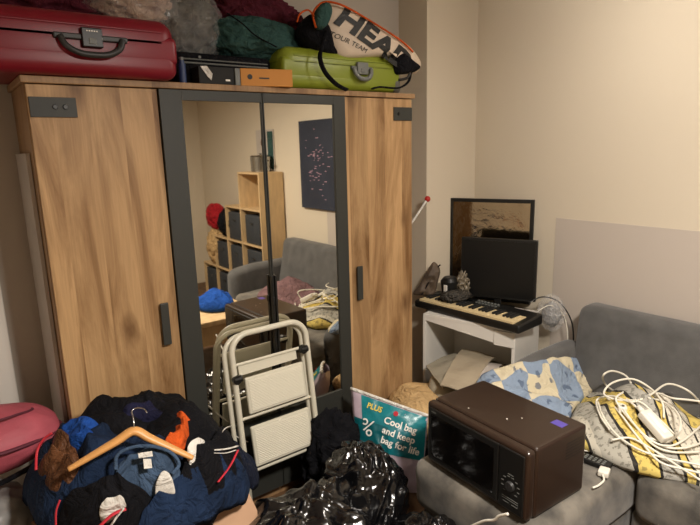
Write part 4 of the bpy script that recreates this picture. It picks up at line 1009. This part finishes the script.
# printed shopping bag between wardrobe and sofa
TL, TR = Vector((1.245, -.135, .535)), Vector((1.475, -.455, .435)); BL, BR_ = Vector((1.16, -.30, .10)), Vector((1.36, -.53, .10))
sb = empty('shopping_bag', (1.33, -.33, 0), 0, 'teal printed plastic shopping bag standing between wardrobe and sofa', 'shopping bag')
def bagpt(s, t, side):
    p = TL*(1-s)*t+TR*s*t+BL*(1-s)*(1-t)+BR_*s*(1-t)
    n_ = (TR-TL).cross(BL-TL).normalized(); n_ = -n_ if n_.y > 0 else n_
    k = .05*math.sin(PI*s)**.6*math.sin(PI*min(1, t*.93+.05))**.6
    wr_ = .012*(ridge(Vector((s*3, t*3, side*4)), 1.6, 3)-.5)
    return p+n_*(k*(1 if side > 0 else -1.2)+wr_) - (Vector((0, 0, 0)) if side > 0 else n_*.03*math.sin(PI*s))
def bagsurf(name, s0, s1, t0, t1, side, m, off=0, n=24):
    bm = BM(); g = []
    for i in range(n+1):
        g.append([bm.verts.new(bagpt(s0+(s1-s0)*i/n, t0+(t1-t0)*j/n, side)+Vector((-.7, -.7, .2)).normalized()*off) for j in range(n+1)])
    for i in range(n):
        for j in range(n): bm.faces.new((g[i][j], g[i+1][j], g[i+1][j+1], g[i][j+1]))
    return bm
bm = bagsurf('b', 0, 1, 0, 1, 1, None); b2 = bagsurf('b', 0, 1, 0, 1, -1, None)
me_ = bpy.data.meshes.new('t'); b2.to_mesh(me_); b2.free(); bm.from_mesh(me_); bmesh.ops.remove_doubles(bm, verts=bm.verts, dist=.006)
body = obj('bag_body', bm, M['bagpale'], None, True)
pr = obj('printed_panel', bagsurf('p', .14, .985, .42, .975, 1, None, .002), M['teal'], None, True)
pr2 = obj('printed_panel', bagsurf('p', .02, .50, .38, .72, 1, None, .0035), M['bluegreen'], None, True); pr2.data.materials[0] = mat('dark_teal_print', '0D5A62', .3, bump=.1, bs=20)
bpy.context.view_layer.update()
nb = (TR-TL).cross(BL-TL).normalized(); nb = -nb if nb.y > 0 else nb
ux = (TR-TL).normalized()
def bt(s_, st, tt, size, m, **k):
    o_ = TL*(1-st)*tt+TR*st*tt+BL*(1-st)*(1-tt)+BR_*st*(1-tt)
    return text('lettering', s_, size, .0006, m, frameM(o_, ux, nb.cross(ux)), pr, off=.004, cuts=2, **k)
tx = [bt('Cool bag', .66, .78, .045, M['whiteprint'], bold=.001), bt('and keep', .64, .66, .045, M['whiteprint'], bold=.001), bt('bag for life', .66, .54, .045, M['whiteprint'], bold=.001), bt('PLUS', .32, .885, .036, M['goldlabel'], bold=.001), bt('%', .20, .64, .11, M['whiteprint'])]
bm = BM(); q = bagpt(.60, .90, 1); cyl(bm, q, q+nb*.006, .012, n=16); tx.append(obj('red_dot', bm, M['redpipe']))
bm = BM(); tube(bm, [bagpt(i/20, 1, 1) for i in range(21)], .009, 8); tx.append(obj('rim', bm, M['whitecloth'], smooth=True))
for o in [body, pr, pr2]+tx:
    for v in o.data.vertices: v.co -= Vector((1.33, -.33, 0))
    o.parent = sb
# tan cloth in front of the desk
def Ht(x, y): return .30+.10*math.exp(-(((x-1.66)/.2)**2+((y+.2)/.22)**2))
drape('blanket', [(388, 392), (396, 381), (412, 376), (432, 378), (452, 388), (462, 392), (450, 408), (432, 425), (412, 420), (396, 405)], Ht, M['tan'], lift=.04, fold=.035, fs=3, nr=18, seed=9, label='tan crumpled cloth piled between the wardrobe and the white desk', cat='cloth', solid=.03)
bm = BM(); box(bm, 1.45, 1.84, -.46, -.03, 0, .27, .01); bx_ = obj('storage_box', bm, M['blackmatte']); tag(bx_, 'low black box under the tan cloth', 'box')
# ---------------------------------------------------------------- the part of the room seen only in the mirror
# painting over the sofa
pt = empty('painting', (XR-.02, -1.95, 1.58), 0, 'dark blue abstract canvas with pink marks on the right wall above the sofa', 'painting')
bm = BM(); box(bm, -.012, .018, -.33, .24, -.40, .40, .003); obj('canvas', bm, M['canvasart'], pt)
bm = BM()
for k in range(60):
    y, z = random.gauss(-.05, .10), random.gauss(.02, .16)
    if abs(y) < .22 and abs(z) < .37: l_ = random.uniform(.004, .02); box(bm, -.0145, -.012, y-l_, y+l_, z-.003, z+.003)
obj('paint_marks', bm, M['artmark'], pt)
# stepped shelf unit
sh = empty('shelf_unit', (XR-.19, -2.64, 0), 0, 'stepped pale wood cube shelf unit behind the sofa, seen in the mirror', 'shelf unit')
px_ = .38; pit = .37; YC = [0, -.45, -.82, -1.19, -1.56]
tops = [4, 3, 2, 1]
def shp(name, bm, m='lightwood', smooth=False): return obj(name, bm, M[m], sh, smooth)
for c in range(5):
    lv = tops[0] if c == 0 else tops[c-1]
    if c == 4: lv = tops[3]
    bm = BM(); y = YC[c]; box(bm, -.10, .17, y-.018, y, 0, lv*pit+.03, .001); shp('upright', bm)
for c in range(4):
    for l_ in range(tops[c]+1):
        bm = BM(); z = l_*pit+.012; box(bm, -.10, .17, YC[c+1], YC[c]-.018, z, z+.018, .001); shp('shelf_board', bm)
fb0 = None
CN = ['tallest column, next to the sofa', 'second tallest column', 'third column', 'shortest column, farthest from the sofa']
def fbl(c, l): return 'dark grey fabric storage box, %s row of the %s of the stepped shelf' % (['bottom', 'second', 'third'][l], CN[c].split(',')[0])
for c in range(4):
    for l_ in range(tops[c]):
        if (c, l_) in ((0, 3),): continue
        loc = (XR-.19-.005, -2.64+(YC[c]+YC[c+1]-.018)/2, l_*pit+.032)
        if fb0 is None:
            fb0 = empty('storage_box', loc, 0, fbl(c, l_), 'storage box', 'fabric boxes in the stepped shelf')
            bm = BM(); box(bm, -.08, .15, -.155, .155, 0, .30, .012, 2); obj('body', bm, M['fabricbox'], fb0, True)
            bm = BM(); box(bm, -.084, -.079, -.03, .03, .2, .225, .002); obj('handle', bm, M['black'], fb0)
        else:
            q = fb0.copy(); COL.objects.link(q); q.location = loc; q['label'] = fbl(c, l_)
            for ch in list(fb0.children):
                k = ch.copy(); COL.objects.link(k); k.parent = q
ptn = empty('cooking_pot', (XR-.13, -2.88, 1.512), 0, 'steel cooking pot standing on top of the stepped shelf', 'pot')
bm = BM(); cyl(bm, (0, 0, 0), (0, 0, .15), .10, .105, n=32); obj('body', bm, M['steel'], ptn, False)
bm = BM(); cyl(bm, (0, 0, .1505), (0, 0, .165), .108, .09, n=32); cyl(bm, (0, 0, .165), (0, 0, .185), .015); obj('lid', bm, M['steel'], ptn)
bm = BM()
for s in (-1, 1): tube(bm, catmull([(0, s*.105, .11), (-.02, s*.135, .11), (.02, s*.135, .11), (0, s*.105, .11)], 4), .005)
obj('handle', bm, M['black'], ptn)
cn = empty('poster', (XR-.012, -3.02, 1.512), 0, 'upright printed card with a round emblem behind the cooking pot', 'poster')
bm = BM(); box(bm, -.004, .008, -.15, .22, 0, .42, .002); obj('card', bm, M['pale_sheet'], cn)
bm = BM(); box(bm, -.006, -.0045, .10, .215, .02, .40); obj('print', bm, M['bluegreen'], cn)
bm = BM(); cyl(bm, (-.0045, .0, .29), (-.006, .0, .29), .045, n=24); obj('emblem', bm, M['leather'], cn)
# red cloth and bag on the lower steps
q = lump('bag', (2.33, -3.95, .97), (.10, .17, .15), M['redcloth'], seed=61, amp=.25, fs=4); tag(q, 'red bag heaped on the low steps of the shelf unit', 'bag')
q = lump('bag', (2.33, -3.58, .93), (.13, .13, .16), M['blackcloth'], seed=62, amp=.2, fs=3); tag(q, 'black bag on the second-lowest step of the shelf unit', 'bag')
q = lump('garment', (2.30, -3.93, .62), (.10, .14, .2), M['whitecloth'], seed=63, amp=.3, fs=4, flat=.41); q.data.materials[0] = M['tan']; tag(q, 'tan garment slumped on the lowest step of the shelf unit', 'clothing')
# mauve clothing on the sofa
def Hm(x, y): return .43+.09*math.exp(-(((x-2.12)/.2)**2+((y+1.95)/.22)**2))
drape('garment', None, Hm, M['mauve'], lift=.06, fold=.07, fs=5, nr=18, seed=17, label='mauve garment heaped on the near seat of the sofa, seen in the mirror', cat='clothing', world=[(1.86, -2.05), (1.88, -1.80), (2.0, -1.62), (2.2, -1.60), (2.34, -1.75), (2.34, -2.1), (2.2, -2.28), (1.98, -2.25)])
# coffee table with blue cloth
ct = empty('coffee_table', (1.10, -1.92, 0), 0, 'low pale wood coffee table in front of the sofa, seen in the mirror', 'coffee table')
bm = BM(); box(bm, -.32, .57, -.38, .26, .41, .45, .004); obj('tabletop', bm, M['lightwood'], ct)
bm = BM(); box(bm, -.29, .54, -.35, .23, .25, .409, .002); obj('apron', bm, M['lightwood'], ct)
for x in (-.27, .52):
    for y in (-.33, .21): bm = BM(); box(bm, x-.025, x+.025, y-.025, y+.025, 0, .41, .002); obj('leg', bm, M['lightwood'], ct)
drape('towel', None, lambda x, y: .455+.05*math.exp(-((x-1.42)**2+(y+2.05)**2)/.02)+.03, M['royal'], lift=.05, fold=.06, fs=6, nr=14, seed=18, label='royal blue cloth crumpled on the coffee table, seen in the mirror', cat='cloth', world=[(1.28, -2.0), (1.34, -1.86), (1.5, -1.82), (1.58, -1.95), (1.6, -2.12), (1.45, -2.2), (1.32, -2.15)])
